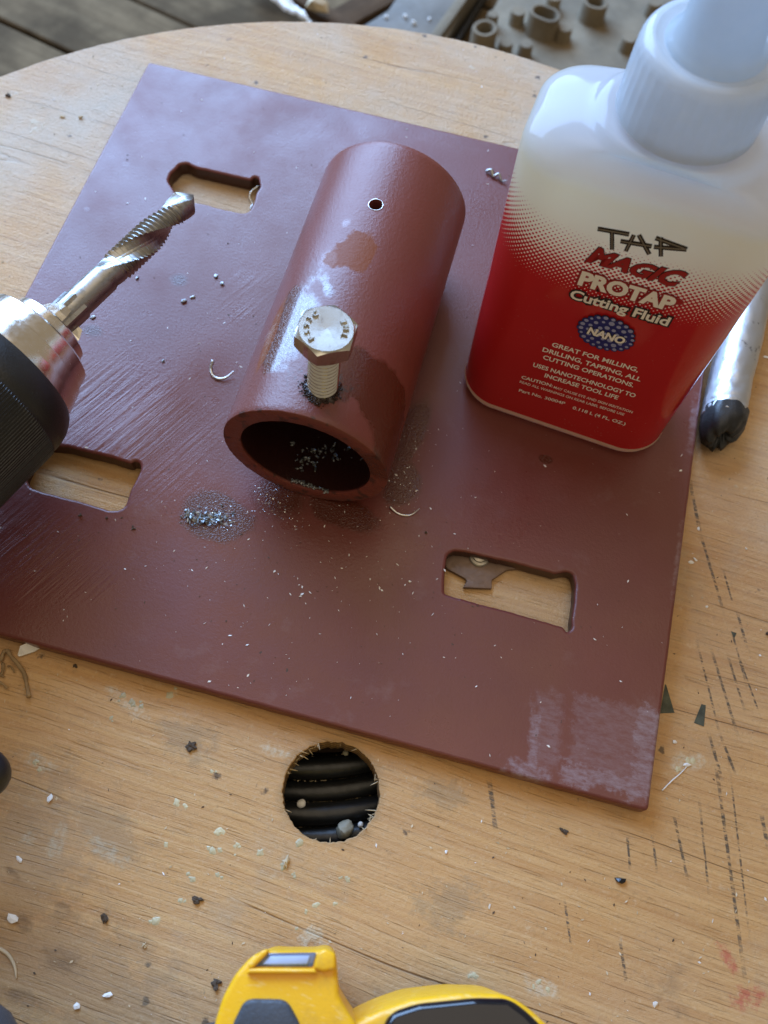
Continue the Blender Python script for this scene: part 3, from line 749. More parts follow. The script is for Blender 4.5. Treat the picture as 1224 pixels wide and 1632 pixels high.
curl('metal_curl', [(413, 306), (402, 311), (398, 318), (402, 326), (398, 334)], TZ, .0016, M['lip'], 'fine metal curl inside the far slot', 'metal curl', [.012, .008, .004, 0, 0], 'metal curls on the plate')

def scatter(name, n, fn, kmin, kmax, mat, label, cat, flat=False):
    parts = []
    for i in range(n):
        p = fn()
        if p is None: continue
        k = kmin + (kmax - kmin) * random.random() ** 3
        parts.append(flake(p, k, random.uniform(.15, .6), random.uniform(0, 2 * PI), random.uniform(-.2, .3)))
    o = mesh(name, *join(parts), mat, None); settle(o); return tag(o, label, cat, kind='stuff')
def inpoly(x, y, L):
    c = False
    for i in range(len(L)):
        x1, y1 = L[i - 1]; x2, y2 = L[i]
        if (y1 > y) != (y2 > y) and x < (x2 - x1) * (y - y1) / (y2 - y1) + x1: c = not c
    return c
def on_plate():
    for _ in range(20):
        if random.random() < .6: x = random.gauss(.52, .17); y = random.gauss(-.78, .13)
        else: x = random.uniform(.01, .99); y = random.uniform(-.99, -.01)
        if not (.01 < x < .99 and -.99 < y < -.01): continue
        if abs(x - .492) < .10 and -.71 < y < -.27: continue
        if any(inpoly(x, y, q) for q in holes): continue
        return np.array([x, y, .0002])
def on_table():
    for _ in range(20):
        a = random.uniform(0, 2 * PI); r = TR * .98 * math.sqrt(random.random())
        x, y = TC[0] + r * math.cos(a), TC[1] + r * math.sin(a)
        if -.01 < x < 1.01 and -1.01 < y < .01: continue
        if math.hypot(x - HX, y - HY) < HR + .003: continue
        return np.array([x, y, TZ + .0002])
scatter('metal_dust', 400, on_plate, .0006, .0030, M['white'], 'fine pale metal dust scattered over the red plate', 'dust')
scatter('dark_grit', 260, on_plate, .0006, .0022, M['dirt'], 'fine dark grit scattered over the red plate', 'grit')
scatter('sawdust', 2200, on_table, .0006, .0028, M['bark'], 'pale sawdust and slivers scattered over the plywood', 'sawdust')
scatter('bench_grit', 1100, on_table, .0005, .0024, M['dirt'], 'dark grit and dirt scattered over the plywood', 'grit')
scatter('white_specks', 300, on_table, .0006, .0030, M['white'], 'white flecks scattered over the plywood', 'flecks')
def near(L, sx, sy):
    def f():
        u_, v_ = random.choice(L); q_ = pix(u_ + random.gauss(0, sx), v_ + random.gauss(0, sy), 0)
        if abs(q_[0] - .492) < .05 and q_[1] > -.71: return None
        if any(inpoly(q_[0], q_[1], h_) for h_ in holes): return None
        q_[2] = .0003; return q_
    return f
scatter('wet_metal_dust', 300, near([(345, 825), (345, 830), (430, 790), (455, 800), (640, 750), (655, 700), (645, 790), (430, 800), (640, 770), (470, 830)], 17, 15), .0005, .0016, M['lip'], 'tiny bright metal specks stuck in the oily patches on the plate', 'metal specks')
# swarf pile in the puddle
def pile():
    t_ = random.gauss(0, .45); x, y = P2(334 + 38 * max(-1, min(1, t_)), 826 + random.gauss(0, 5)); return np.array([x, y, .0004 + abs(random.gauss(0, .003))])
parts = [flake(pile(), random.uniform(.0012, .0040), random.uniform(.2, .6), random.uniform(0, 6.28), random.uniform(-.8, .8)) for _ in range(260)] + [chip_verts(np.array([*P2(297 + random.gauss(0, 4), 821 + random.gauss(0, 4)), .002]), random.uniform(.002, .0045), .6) for _ in range(10)]
o = mesh('swarf_pile', *join(parts), M['swarf']); settle(o); tag(o, 'small heap of bright steel swarf in an oily puddle on the plate', 'swarf', kind='stuff')
# swarf inside the pipe, on its inner wall
def inner_hit(u, v):
    D = RM.T @ np.array([(u - 612) / FP, (v - 816) / FP, 1.0]); D /= np.linalg.norm(D); o_ = CP - P0
    a = D @ D - (D @ pd) ** 2; b = D @ o_ - (D @ pd) * (o_ @ pd); c = o_ @ o_ - (o_ @ pd) ** 2 - (RI - .002) ** 2
    return CP + D * ((-b + math.sqrt(b * b - a * c)) / a)
parts = []
for _ in range(75):
    if random.random() < .6: u_, v_ = random.gauss(492, 14), random.gauss(730, 8)
    else: u_, v_ = random.gauss(530, 26), random.gauss(718, 12)
    parts.append(chip_verts(inner_hit(u_, v_), random.uniform(.001, .0036), .5))
for _ in range(70):
    t_ = random.random(); parts.append(chip_verts(inner_hit(465 + 58 * t_, 765 + 18 * t_ + random.gauss(0, 1.5)), random.uniform(.001, .003), .5))
o = mesh('pipe_swarf', *join(parts), M['swarf']); settle(o); tag(o, 'oily swarf lying inside the mouth of the red pipe', 'swarf', kind='stuff')

# loose things on the plywood
T = TZ
thing_chip('black_chip', 988, 1403, 19, M['blackchip'], 'shiny black chip lying alone on the plywood near the bottom right', 'chip', T)
for px, py, sz, lab in [(315, 1434, 20, 'dark seed husk on the plywood above the yellow tool'), (166, 1461, 17, 'dark husk with a pale side, right of the brown stains'), (305, 1190, 20, 'dark lump of dirt left of the round hole'),
        (14, 153, 15, 'crumb of brown dirt at the far left rim of the plywood'), (345, 1567, 16, 'dark clod left of the yellow tool, lower one'), (899, 1325, 12, 'dark crumb below the dusty plate corner'), (1224, 1010, 14, 'dark crumb at the right edge beyond the ink lines'), (120, 1062, 12, 'dark knot of dirt just below the left plate edge')]:
    thing_chip('dirt_clod', px, py, sz, M['dirt'], lab, 'dirt clod', T, .45, 'dirt clods on the plywood')
for px, py, sz, lab in [(1101, 897, 10, 'white chip in the pair right of the plate, lower left one'), (1108, 892, 9, 'white chip in the pair right of the plate, upper right one'), (1189, 875, 9, 'white chip near the right edge beyond the ink tracks'),
        (1126, 967, 8, 'pale chip between the two long ink tracks'), (1113, 843, 8, 'pale chip on the upper ink track beside the plate'), (1075, 1183, 11, 'white triangular chip right of the plate corner'), (1093, 1219, 14, 'white crumbly chip right of the dusty plate corner'),
        (1211, 1045, 10, 'white sliver at the right edge beside the ink lines'), (20, 1464, 20, 'white flake touching the leftmost brown stain'), (31, 1370, 13, 'white sliver above the brown stains'), (173, 1586, 14, 'white chip nearest the bottom left corner of the photo'),
        (123, 1603, 15, 'long white sliver at the bottom left'), (711, 1357, 10, 'white chip below the near plate edge, right of the hole'), (780, 1445, 9, 'small white chip left of the black chip'), (1044, 1600, 14, 'bluish white chip at the bottom right'),
        (1221, 570, 12, 'white chip right of the silver tube'), (80, 1272, 13, 'thin white sliver right of the tool trigger')]:
    thing_chip('white_chip', px, py, sz, M['white'], lab, 'white chip', T, .35, 'white chips on the plywood')
for px, py, sz, lab in [(128, 188, 13, 'pale brown splinter crumb on the far left plywood, right one of three'), (100, 187, 8, 'small crumb on the far left plywood, middle one of three'), (455, 1375, 14, 'pale filler lump below the round hole'), (230, 1506, 12, 'pale dried lump left of the yellow tool')]:
    thing_chip('pale_crumb', px, py, sz, M['bark'], lab, 'crumb', T, .5, 'pale crumbs on the plywood')
P = [pix(u_, v_, T + .004) for u_, v_ in [(28, 1044), (36, 1033), (50, 1027), (66, 1031), (55, 1038), (40, 1043), (30, 1046)]]
for i in (1, 2): P[i][2] += .010
Q = [p - np.array([0, 0, .002]) for p in P]; nP = len(P)
o = mesh('white_flake', P + Q, [tuple(range(nP))[::-1], tuple(range(nP, 2 * nP))] + [(i, (i + 1) % nP, nP + (i + 1) % nP, nP + i) for i in range(nP)], M['white']); settle(o)
tag(o, 'curled white flake touching the near left plate edge', 'flake')
# dry roots
rt = empty('dry_roots', pix(20, 1080, T), 'tangle of dry brown roots on the plywood at the left edge', 'roots')
for pts_, r_ in [([(3, 1055), (8, 1042), (15, 1040), (20, 1048), (32, 1062), (40, 1075), (44, 1092), (49, 1113)], .0034), ([(14, 1063), (20, 1064), (25, 1073)], .0014), ([(-6, 1088), (5, 1091), (14, 1098)], .0022), ([(-4, 1078), (4, 1075), (8, 1064), (6, 1058)], .0024), ([(-6, 1068), (2, 1076), (8, 1080)], .002)]:
    Pp = [pix(u_, v_, T) + np.array([0, 0, r_ + random.uniform(0, .006)]) for u_, v_ in pts_]; Pp = spline(Pp, 6)
    V, F = tube(Pp, [r_ * (.75 + .4 * noise.noise((i * .3, r_ * 900, 0))) for i in range(len(Pp))], 7)
    mesh('root', V, F, M['root'], rt, True)
curl('grass_stem', [(0, 1512), (14, 1522), (24, 1540), (27, 1560)], T, .0018, M['bark'], 'thin dry curved stem at the bottom left edge', 'dry stem')
curl('wood_sliver', [(1055, 1260), (1070, 1245), (1085, 1232), (1098, 1218)], T, .0008, M['white'], 'long thin white fibre right of the near plate corner', 'fibre')
# bits lying on the cable inside the hole
cb = cz + .013
for nm, px, py, sz, mt, lab, ct in [('pebble', 549, 1322, 25, 'pebble', 'grey brown pebble on the black cable inside the round hole', 'pebble'), ('bead', 480, 1281, 13, 'white', 'round white bead on the black cable inside the hole', 'bead'),
        ('seed', 551, 1200, 10, 'pebble', 'small brown seed at the top of the round hole', 'seed'), ('white_splinter', 575, 1314, 9, 'white', 'white splinter beside the pebble inside the hole', 'splinter')]:
    p = pix(px, py, cb + sz / 2300); k = sz / 1180 / 2
    V, F = lathe([(-math.cos(a) * k, max(1e-4, math.sin(a) * k)) for a in np.linspace(0, PI, 12)], p, (.3, .2, .9), 16)
    V = [q + np.array([0, 0, 0]) + k * (.35 * noise.noise((q[0] * 90, q[1] * 90, q[2] * 90)) + .15 * noise.noise((q[0] * 260, q[1] * 260, q[2] * 260))) for q in V]
    o = mesh(nm, V, F, M[mt], None, True); settle(o); tag(o, lab, ct)
def on_cable():
    rr = TC; k = random.randint(1, 7); 
    x = HX + random.uniform(-HR, HR); y = HY + random.uniform(-HR, HR)
    r = math.hypot(x - TC[0], y - TC[1]); a = math.atan2(y - TC[1], x - TC[0]) % (2 * PI)
    g = .315 + .0285 * a / (2 * PI); kk = round((r - g) / .0285 - .5); rn = g + .0285 * (kk + .5) + random.gauss(0, .0012)
    return np.array([TC[0] + rn * math.cos(a), TC[1] + rn * math.sin(a), cz + .003])
scatter('trapped_dust', 420, on_cable, .0006, .0022, M['bark'], 'pale dust caught between the turns of black cable', 'dust')

# ------------------------------------------------------------------ combination drill and tap bit
BT = np.array([.2375, -.386, .15]); BAX = np.array([-.3451, -.9386, 0.0])
XB, YB, DB = frame_from(BAX)
rows = 560; n = 144; V = []; FL0 = 1.9
Lb = .29
for i in range(rows):
    s = Lb * (i / (rows - 1)) ** 1.0
    for j in range(n):
        a = 2 * PI * j / n
        thr = 0.0
        if s < .019: base = .0003 + .0183 * (s / .019)
        else: base = .0186
        if .036 < s < .160:
            f = (s / .0066 - a / (2 * PI)) % 1.0
            dep = min(1, (s - .036) / .012, (.160 - s) / .006)
            base = .0180 + dep * .0032 * (1 - min(1, abs(f - .5) * 2.3))
        if s >= .160: base = .0192
        # two helical flutes
        ph = a - s * 2 * PI / .27 + FL0
        d = min(abs((ph % PI)), PI - (ph % PI))      # distance to flute centre
        wd = .80; fl = 0.0
        end = min(1.0, max(0.0, (.178 - s) / .03))
        if d < wd and end > 0: fl = min(1.0, (math.cos(d / wd * PI / 2)) ** .6 * 1.05) * end
        r = (base if fl < .02 else min(base, .0184)) * (1 - .44 * fl * min(1.0, .35 + s / .03))
        V.append(BT + DB * s + (XB * math.cos(a) + YB * math.sin(a)) * r)
F = grid_faces(rows, n) + [tuple(range(n))[::-1], tuple((rows - 1) * n + j for j in range(n))]
bit = empty('drill_tap_bit', BT, 'steel drill bit with tap threads gripped in the chuck', 'drill bit')
mesh('fluted_body', V, F, M['bit'], bit, True, 45)
hx = [(.226, .0185), (.229, .0212), (.275, .0214)]
V, F = lathe(hx, BT, BAX, 6, roll=.45); mesh('hex_shank', V, F, M['bit'], bit)

# ------------------------------------------------------------------ cordless drill: chuck, housing, handle, foot
drill = empty('cordless_drill', BT + BAX * .9 - np.array([0, 0, .175]), 'yellow and black cordless drill lying on its side, chuck over the plate', 'drill')
for k in range(3):
    a0 = .2 + k * 2 * PI / 3
    c0 = XB * math.cos(a0) + YB * math.sin(a0); t0 = np.cross(DB, c0)
    V = []
    for s, r0, r1, hw in [(.250, .014, .025, .0085), (.262, .014, .030, .0115), (.30, .014, .034, .013)]:
        for rr, ww in ((r0, -hw * .5), (r0, hw * .5), (r1, hw), (r1 * 1.06, 0), (r1, -hw)):
            V.append(BT + DB * s + c0 * rr + t0 * ww)
    mesh('jaw', V, grid_faces(3, 5) + [(4, 3, 2, 1, 0), (10, 11, 12, 13, 14)], M['chuck'], drill, False)
nose = [(.276, .030), (.274, .034), (.274, .046), (.2765, .0495), (.291, .0525), (.2925, .054), (.2925, .066), (.2955, .0705), (.315, .076), (.3165, .079), (.332, .0845), (.334, .0855), (.347, .0885), (.349, .086), (.36, .07)]
mesh('chuck_nose', *lathe(nose, BT, BAX, 160), M['chuck'], drill, True, 25)
slv = [(.348, .07), (.347, .0895), (.3495, .0925), (.356, .0975), (.3655, .1025), (.378, .1055), (.386, .1062), (.3885, .1055), (.392, .1060)]
slv += [(.394 + .3 * i / 60, .1068) for i in range(61)]
slv += [(.696, .104), (.70, .09)]
def knurl(s, a, r):
    if s < .393 or s > .694: return r
    return r + .0007 * (1 if math.sin(a * 170) > 0 else -.4)
mesh('chuck_sleeve', *lathe(slv, BT, BAX, 1020, rfun=knurl), M['blackrub'], drill, True, 30)
mesh('clutch_ring', *lathe([(.70, .10), (.705, .118), (.72, .122), (.80, .124), (.81, .12)], BT, BAX, 72, rfun=lambda s, a, r: r + (.003 if math.cos(a * 18) > .3 and .71 < s < .805 else 0)), M['blackrub'], drill, True, 30)
mesh('motor_housing', *lathe([(.808, .10), (.812, .130), (.84, .138), (1.10, .142), (1.30, .138), (1.38, .12), (1.40, .08)], BT, BAX, 72), M['yellow'], drill, True, 35)
hp = [BT + BAX * 1.05, BT + BAX * 1.08 + np.array([.10, -.10, 0]), pix(-160, 1700, .13), pix(-60, 1850, .13), pix(200, 1830, .13), pix(430, 1760, .12)]
V, F = tube(spline(hp, 8), .071, 24, rfun=lambda t_, a: 1 + .12 * math.cos(2 * a)); mesh('handle', V, F, M['charcoal'], drill, True)
q = pix(-29, 1230, .11)
V, F = lathe([(-.03 * math.cos(a), max(1e-4, .026 * math.sin(a) ** .8)) for a in np.linspace(0, PI, 14)], q, (.9, -.3, 0), 28)
V = [v_ + np.array([0, 0, 0]) for v_ in V]; tr = mesh('trigger', V, F, M['blackrub'], drill, True)
V, F = tube([q + np.array([-.01, 0, 0]), q + np.array([-.10, -.03, .01]), BT + BAX * .92], .022, 12); mesh('trigger_stem', V, F, M['blackrub'], drill, True)
zt = .20
def PP(L, z): return [P2(a, b, z) for a, b in L]
foot = ccw(PP([(330, 1700), (341, 1632), (354, 1590), (374, 1553), (400, 1524), (421, 1514), (440, 1516), (500, 1516), (520, 1511), (536, 1522), (541, 1588), (558, 1618), (574, 1640), (580, 1700), (560, 1760), (360, 1760)], zt))
fo = mesh('foot', *prism(foot, .0, zt, .011, 4), M['yellow'], drill, True, 40)
yf = ccw(PP([(545, 1700), (546, 1645), (570, 1627), (606, 1610), (657, 1592), (733, 1583), (800, 1585), (822, 1592), (850, 1612), (890, 1650), (930, 1720), (900, 1800), (560, 1800)], zt - .02))
mesh('battery_rail', *prism(yf, .03, zt - .02, .008, 3), M['yellow'], drill, True, 40)
bt = ccw(PP([(600, 1700), (611, 1632), (626, 1613), (667, 1600), (757, 1591), (812, 1592), (840, 1612), (870, 1642), (905, 1720), (880, 1790), (620, 1790)], zt - .014))
mesh('battery', *prism(bt, -.02, zt - .010, .010, 3), M['blackgloss'], drill, True, 40)
pad = ccw(PP([(366, 1660), (371, 1632), (388, 1597), (400, 1592), (450, 1593), (461, 1600), (478, 1632), (485, 1670)], zt + .004))
mesh('grip_pad', *prism(pad, zt - .01, zt + .006, .005, 3), M['charcoal'], fo, True, 40)
# sunk work light window with two raised shoulders
wn = ccw(PP([(402, 1541), (426, 1519), (505, 1518), (499, 1542)], zt + .001))
lensm = NT('lamp_lens'); lensm.set(col=(.10, .14, .22), rough=.10, metal=.0, coat=1.0); M['lens'] = lensm.mat
mesh('lamp_lens', *prism(wn, zt - .006, zt + .0015, .002, 2), M['lens'], fo, True, 40)
inn = ccw(PP([(418, 1537), (431, 1524), (494, 1523), (490, 1537)], zt + .002))
mesh('reflector', *prism(inn, zt, zt + .003, .001, 2), simple('frosted_lamp_plastic', (.34, .42, .58), .25, 0, 300, .2, .5), fo, True, 40)
for L in ([(398, 1546), (395, 1538), (418, 1514), (428, 1513), (426, 1521), (404, 1542)], [(499, 1544), (506, 1518), (518, 1511), (535, 1520), (536, 1545), (515, 1550)], [(398, 1543), (502, 1544), (506, 1552), (392, 1552)]):
    mesh('lamp_shoulder', *prism(ccw(PP(L, zt + .006)), zt - .01, zt + .006, .003, 3), M['yellow'], fo, True, 50)

# ------------------------------------------------------------------ bottle of cutting fluid
BA = math.radians(-5.6); BCx, BCy = .8035, -.4435
bot = empty('cutting_fluid_bottle', (BCx, BCy, .0), 'milky plastic bottle of cutting fluid with red printed front', 'bottle')
bot.rotation_euler.z = BA
HA, HB = .1465, .0805
def section(a, b, r, z, k=26, m_=14):
    """rounded rectangle, corner arcs k steps, straights m_ steps; starts at the front left"""
    r = min(r, a - 1e-5, b - 1e-5); out = []
    for cx, cy, s0, s1, e in [(a - r, -b + r, -PI / 2, 0, (a, b - r)), (a - r, b - r, 0, PI / 2, None), (-a + r, b - r, PI / 2, PI, None), (-a + r, -b + r, PI, 1.5 * PI, None)]:
        for i in range(k + 1):
            t_ = s0 + (s1 - s0) * i / k; out.append((cx + r * math.cos(t_), cy + r * math.sin(t_), z))
        # straight to the next corner start
        nx = {(-PI / 2): (a, b - r), 0: (-a + r, b), PI / 2: (-a, -b + r), PI: (a - r, -b)}[s0]
        lx, ly, _ = out[-1]
        for i in range(1, m_): out.append((lx + (nx[0] - lx) * i / m_, ly + (nx[1] - ly) * i / m_, z))
    return out
lev = [(.0006, .118, .052, .04), (.0, .128, .062, .046), (.003, .138, .0715, .052), (.009, .1445, .078, .055), (.014, .1462, .0800, .056), (.0165, .1468, .0806, .056), (.019, .1462, .0800, .056), (.024, .1455, .0795, .055)]
for i in range(1, 25):
    z = .024 + (.425 - .024) * i / 24; lev.append((z, .1458 + .0008 * (i / 24), .0797 + .0006 * (i / 24), .055))
lev += [(.434, .1466, .0803, .055), (.444, .1464, .0801, .055), (.450, .1456, .0794, .055), (.4545, .1440, .0778, .0545), (.458, .1418, .0752, .054), (.4615, .1385, .0718, .053), (.465, .1335, .0685, .052), (.4685, .1265, .0650, .051), (.472, .117, .0625, .050), (.475, .107, .0610, .052),
        (.4765, .098, .0625, .057), (.4785, .092, .0645, .061), (.483, .087, .0660, .0655), (.4865, .083, .0665, .0660), (.488, .075, .0655, .065), (.488, .060, .058, .0575), (.498, .056, .056, .0555), (.51, .056, .056, .0555)]
V = []
for z, a, b, r in lev: V += section(a, b, r, z)
ns = len(V) // len(lev)
# label and liquid material
def mat_bottle():
    t = NT('printed_milky_plastic'); v = t.W(); x, y, z = t.sep(v)[:3]
    uvn = t.n('ShaderNodeUVMap'); uvn.uv_map = 'around'; uu, vv_, _ = t.sep(uvn.outputs[0])[:3]
    # liquid shows warm through the milky wall, empty head space has the daylight's blue put into its colour
    lvl = t.m('ADD', z, t.m('MULTIPLY', t.noise(v, 9, 2), .012))
    liq = t.mr(lvl, .440, .482, 1, 0, True)
    base = t.mix(liq, (.74, .83, .92), (.80, .73, .52))
    # boundary of the print, rising towards the corners
    up = t.m('MULTIPLY', t.m('MULTIPLY', x, x), 1.3)
    zt_ = t.m('SUBTRACT', z, up)
    cov = t.mr(zt_, .385, .292, -.02, 1.02)
    per = .0066
    a = t.m('COSINE', t.m('MULTIPLY', t.m('ADD', uu, vv_), 2 * PI / per)); b = t.m('COSINE', t.m('MULTIPLY', t.m('SUBTRACT', uu, vv_), 2 * PI / per))
    h = t.m('MULTIPLY', t.m('ADD', a, b), .5)
    red = t.mr(t.m('SUBTRACT', h, t.m('SUBTRACT', 1, t.m('MULTIPLY', cov, 2))), -.10, .10, 0, 1)
    red = t.m('MULTIPLY', red, t.mr(zt_, .384, .388, 1, 0)); 
    red = t.m('MAXIMUM', red, t.mr(zt_, .294, .290, 0, 1))
    red = t.m('MULTIPLY', red, t.mr(z, .0200, .0215, 0, 1))
    redc = t.mix(t.mr(t.noise(v, 5, 2), .3, .7), (.52, .022, .024), (.60, .030, .030))
    c = t.mix(red, base, redc)
    dsp = t.m('MULTIPLY', t.mr(t.noise(v, 230, 3, .7), .66, .72), t.mr(t.noise(v, 9, 3), .45, .65)); c = t.mix(t.m('MULTIPLY', dsp, .5), c, (.60, .52, .42))
    sc = t.noise(t.map(v, scale=(30, 30, 8)), 1.0, 4, .6)
    t.set(col=c, rough=t.mr(sc, .3, .7, .07, .13), nrm=t.bump(t.noise(v, 9, 2), .03, .002), spec=.5)
    tr = t.n('ShaderNodeBsdfTranslucent'); t.put(tr.inputs['Color'], t.mix(red, t.mix(liq, (.84, .93, 1.0), (.92, .84, .60)), (.50, .012, .014)))
    mx = t.n('ShaderNodeMixShader'); t.put(mx.inputs[0], t.mr(red, 0, 1, .62, .30)); t.t.links.new(t.b.outputs[0], mx.inputs[1]); t.t.links.new(tr.outputs[0], mx.inputs[2])
    t.t.links.new(mx.outputs[0], t.out.inputs[0])
    return t.mat
M['bottle'] = mat_bottle()
me = bpy.data.meshes.new('body'); me.from_pydata((np.array(V) * S).tolist(), [], grid_faces(len(lev), ns) + [tuple(range(ns))[::-1], tuple((len(lev) - 1) * ns + j for j in range(ns))]); me.update()
# uv: distance round the body, height
per = [0.0]; r0 = V[12 * ns:13 * ns]
for j in range(ns): a_ = np.array(r0[j]); b_ = np.array(r0[(j + 1) % ns]); per.append(per[-1] + float(np.linalg.norm(a_ - b_)))
uvl = me.uv_layers.new(name='around'); uv = np.zeros((len(me.loops), 2))
for p_ in me.polygons:
    js = [me.loops[l].vertex_index % ns for l in p_.loop_indices]
    wrap = max(js) - min(js) > ns / 2 and len(js) == 4
    for l, j in zip(p_.loop_indices, js):
        uv[l] = (per[j + ns] if False else (per[ns] if (wrap and j == 0) else per[j]), V[me.loops[l].vertex_index][2])
uvl.data.foreach_set('uv', uv.ravel())
body = link('body', me, M['bottle'], bot, True, 60)
plastic = NT('milky_cap_plastic'); pv = plastic.coord()
plastic.set(col=plastic.mix(plastic.mr(plastic.noise(pv, 300, 3), .3, .7), (.58, .66, .70), (.64, .71, .74)), rough=.12, nrm=plastic.bump(plastic.noise(pv, 260, 3), .10, .0006))
ptr = plastic.n('ShaderNodeBsdfTranslucent'); ptr.inputs[0].default_value = (.82, .89, .95, 1)
pmx = plastic.n('ShaderNodeMixShader'); pmx.inputs[0].default_value = .5
plastic.t.links.new(plastic.b.outputs[0], pmx.inputs[1]); plastic.t.links.new(ptr.outputs[0], pmx.inputs[2]); plastic.t.links.new(pmx.outputs[0], plastic.out.inputs[0])
M['cap'] = plastic.mat; M['nozzle'] = plastic.mat.copy()  # nozzle copy is bluer: daylight coming through is put into its colour
ptr.inputs[0].default_value = (.86, .91, .94, 1); plastic.set(col=plastic.mix(plastic.mr(plastic.noise(pv, 300, 3), .3, .7), (.66, .71, .74), (.72, .76, .78)))
CX, CZ = .000, .495; CR = .0695
capp = [(.004, CR - .006), (.0, CR - .002), (.001, CR), (.008, CR), (.04, CR * .99), (.064, CR * .975), (.070, CR * .955), (.0745, CR * .91), (.0765, CR * .85), (.0765, CR * .80), (.0745, CR * .76), (.0735, CR * .70), (.0735, .036)]
def ribs(s, a, r):
    return r + (.00035 * max(-.6, math.cos(a * 40)) if .009 < s < .066 else 0)
V_, F_ = lathe(capp, (CX, 0, CZ), (0, 0, 1), 288, rfun=ribs)
def local(name, V_, F_, mat, par, smooth=True, ang=35):
    me = bpy.data.meshes.new(name); me.from_pydata((np.array(V_) * S).tolist(), [], F_); me.update()
    return link(name, me, mat, par, smooth, ang)
cap = local('cap', V_, F_, M['cap'], bot)
noz = [(.072, .045), (.0735, .0465), (.076, .046), (.079, .043), (.083, .041), (.092, .0375), (.120, .0350), (.150, .0335), (.20, .0305), (.27, .025), (.33, .018), (.345, .0165), (.35, .013), (.352, .002)]
V_, F_ = lathe(noz, (CX, 0, CZ), (0, 0, 1), 96); local('nozzle', V_, F_, M['nozzle'], bot)

# print on the flat front
ink_w = simple('white_print', (.95, .93, .86), .35, 0, 300, .02, .03); ink_k = simple('black_print', (.012, .010, .010), .35, 0, 300, .02, .1)
ink_r = simple('dark_red_print', (.36, .012, .014), .35, 0, 300, .02, .05); ink_b = simple('blue_print', (.018, .030, .22), .35, 0, 300, .02, .1); ink_lb = simple('pale_blue_print', (.34, .38, .62), .35, 0, 300, .02, .1)
ink_g = simple('grey_print', (.24, .22, .17), .35, 0, 300, .02, .05)
cB, sB = math.cos(BA), math.sin(BA)
def face(u, v):
    """photo pixel -> (x, z) on the bottle's front plane, in the bottle's own frame"""
    o_ = np.array([CP[0] - BCx, CP[1] - BCy, CP[2]]); D = RM.T @ np.array([(u - 612) / FP, (v - 816) / FP, 1.0])
    ol = np.array([o_[0] * cB + o_[1] * sB, -o_[0] * sB + o_[1] * cB, o_[2]]); dl = np.array([D[0] * cB + D[1] * sB, -D[0] * sB + D[1] * cB, D[2]])
    s = (-HB - ol[1]) / dl[1]; q = ol + dl * s; return q[0], q[2]
def fx(x, z, lift):        # front surface follows the slight taper of the body
    return (x, -(.0797 + .0006 * min(1, max(0, (z - .024) / .401))) - lift, z)
def printed(name, txt, left, right, caph, ink, lift, bold=.02, shear=0.0, grow=0.0, warp=None, sp=1.0):
    a, F = text_mesh(txt, bold + grow, shear, 0, sp)
    b, _ = text_mesh(txt, bold, shear, 0, sp)
    x0, x1 = b[:, 0].min(), b[:, 0].max()
    (lx, lz), (rx, rz) = face(*left), face(*right)
    k = (rx - lx) / (x1 - x0); hz = caph
    V_ = []
    for x, y, _ in a:
        t_ = (x - x0) / (x1 - x0); yy = y * (warp(t_) if warp else 1)
        V_.append(fx(lx + (x - x0) * k, lz + (rz - lz) * t_ + yy / .73 * hz, lift))
    return local(name, V_, F, ink, body, False)
def bar(pts, wpx, ink, lift, name='logo_stroke'):
    (ax_, az), (bx, bz) = face(*pts[0]), face(*pts[1]); d = np.array([bx - ax_, bz - az]); d /= np.linalg.norm(d); e = np.array([-d[1], d[0]]) * wpx / 2 / 1640
    q = [(ax_ - e[0], az - e[1] * 1.5), (bx - e[0], bz - e[1] * 1.5), (bx + e[0], bz + e[1] * 1.5), (ax_ + e[0], az + e[1] * 1.5)]
    return [fx(x, z, lift) for x, z in q], [(0, 1, 2, 3)]
Z = lambda x, y: (840 + x / 3.6, 340 + y / 3.6)
strokes = [(Z(405, 87), Z(587, 119)), (Z(488, 102), Z(488, 208)), (Z(614, 122), Z(566, 217)), (Z(642, 122), Z(702, 234)), (Z(536, 158), Z(716, 188)), (Z(768, 135), Z(768, 247)), (Z(738, 140), Z(917, 205)), (Z(728, 191), Z(917, 206))]
def both(q): V_, F_ = q; return V_, [F_[0], ]
local('logo_strokes', *join([bar(s_, 7.2, None, .0006) for s_ in strokes]), ink_k, body, False)
local('logo_fill', *join([bar(s_, 1.7, None, .0009) for s_ in strokes]), ink_g, body, False)
def wv(t_): return 1 + .25 * (abs(t_ - .5) * 2) ** 1.5
printed('lettering_outline', 'MAGIC', Z(335, 268), Z(880, 428), .0205, ink_k, .0006, .045, .35, .030, wv)
printed('lettering', 'MAGIC', Z(335, 268), Z(880, 428), .0205, ink_r, .0010, .045, .35, 0, wv)
printed('lettering_outline', 'PROTAP', Z(290, 400), Z(828, 556), .0220, ink_r, .0011, .055, .0, .055)
printed('lettering_outline', 'PROTAP', Z(290, 400), Z(828, 556), .0220, ink_k, .0009, .055, .0, .072)
printed('lettering', 'PROTAP', Z(290, 400), Z(828, 556), .0220, ink_w, .0015, .050, .0)
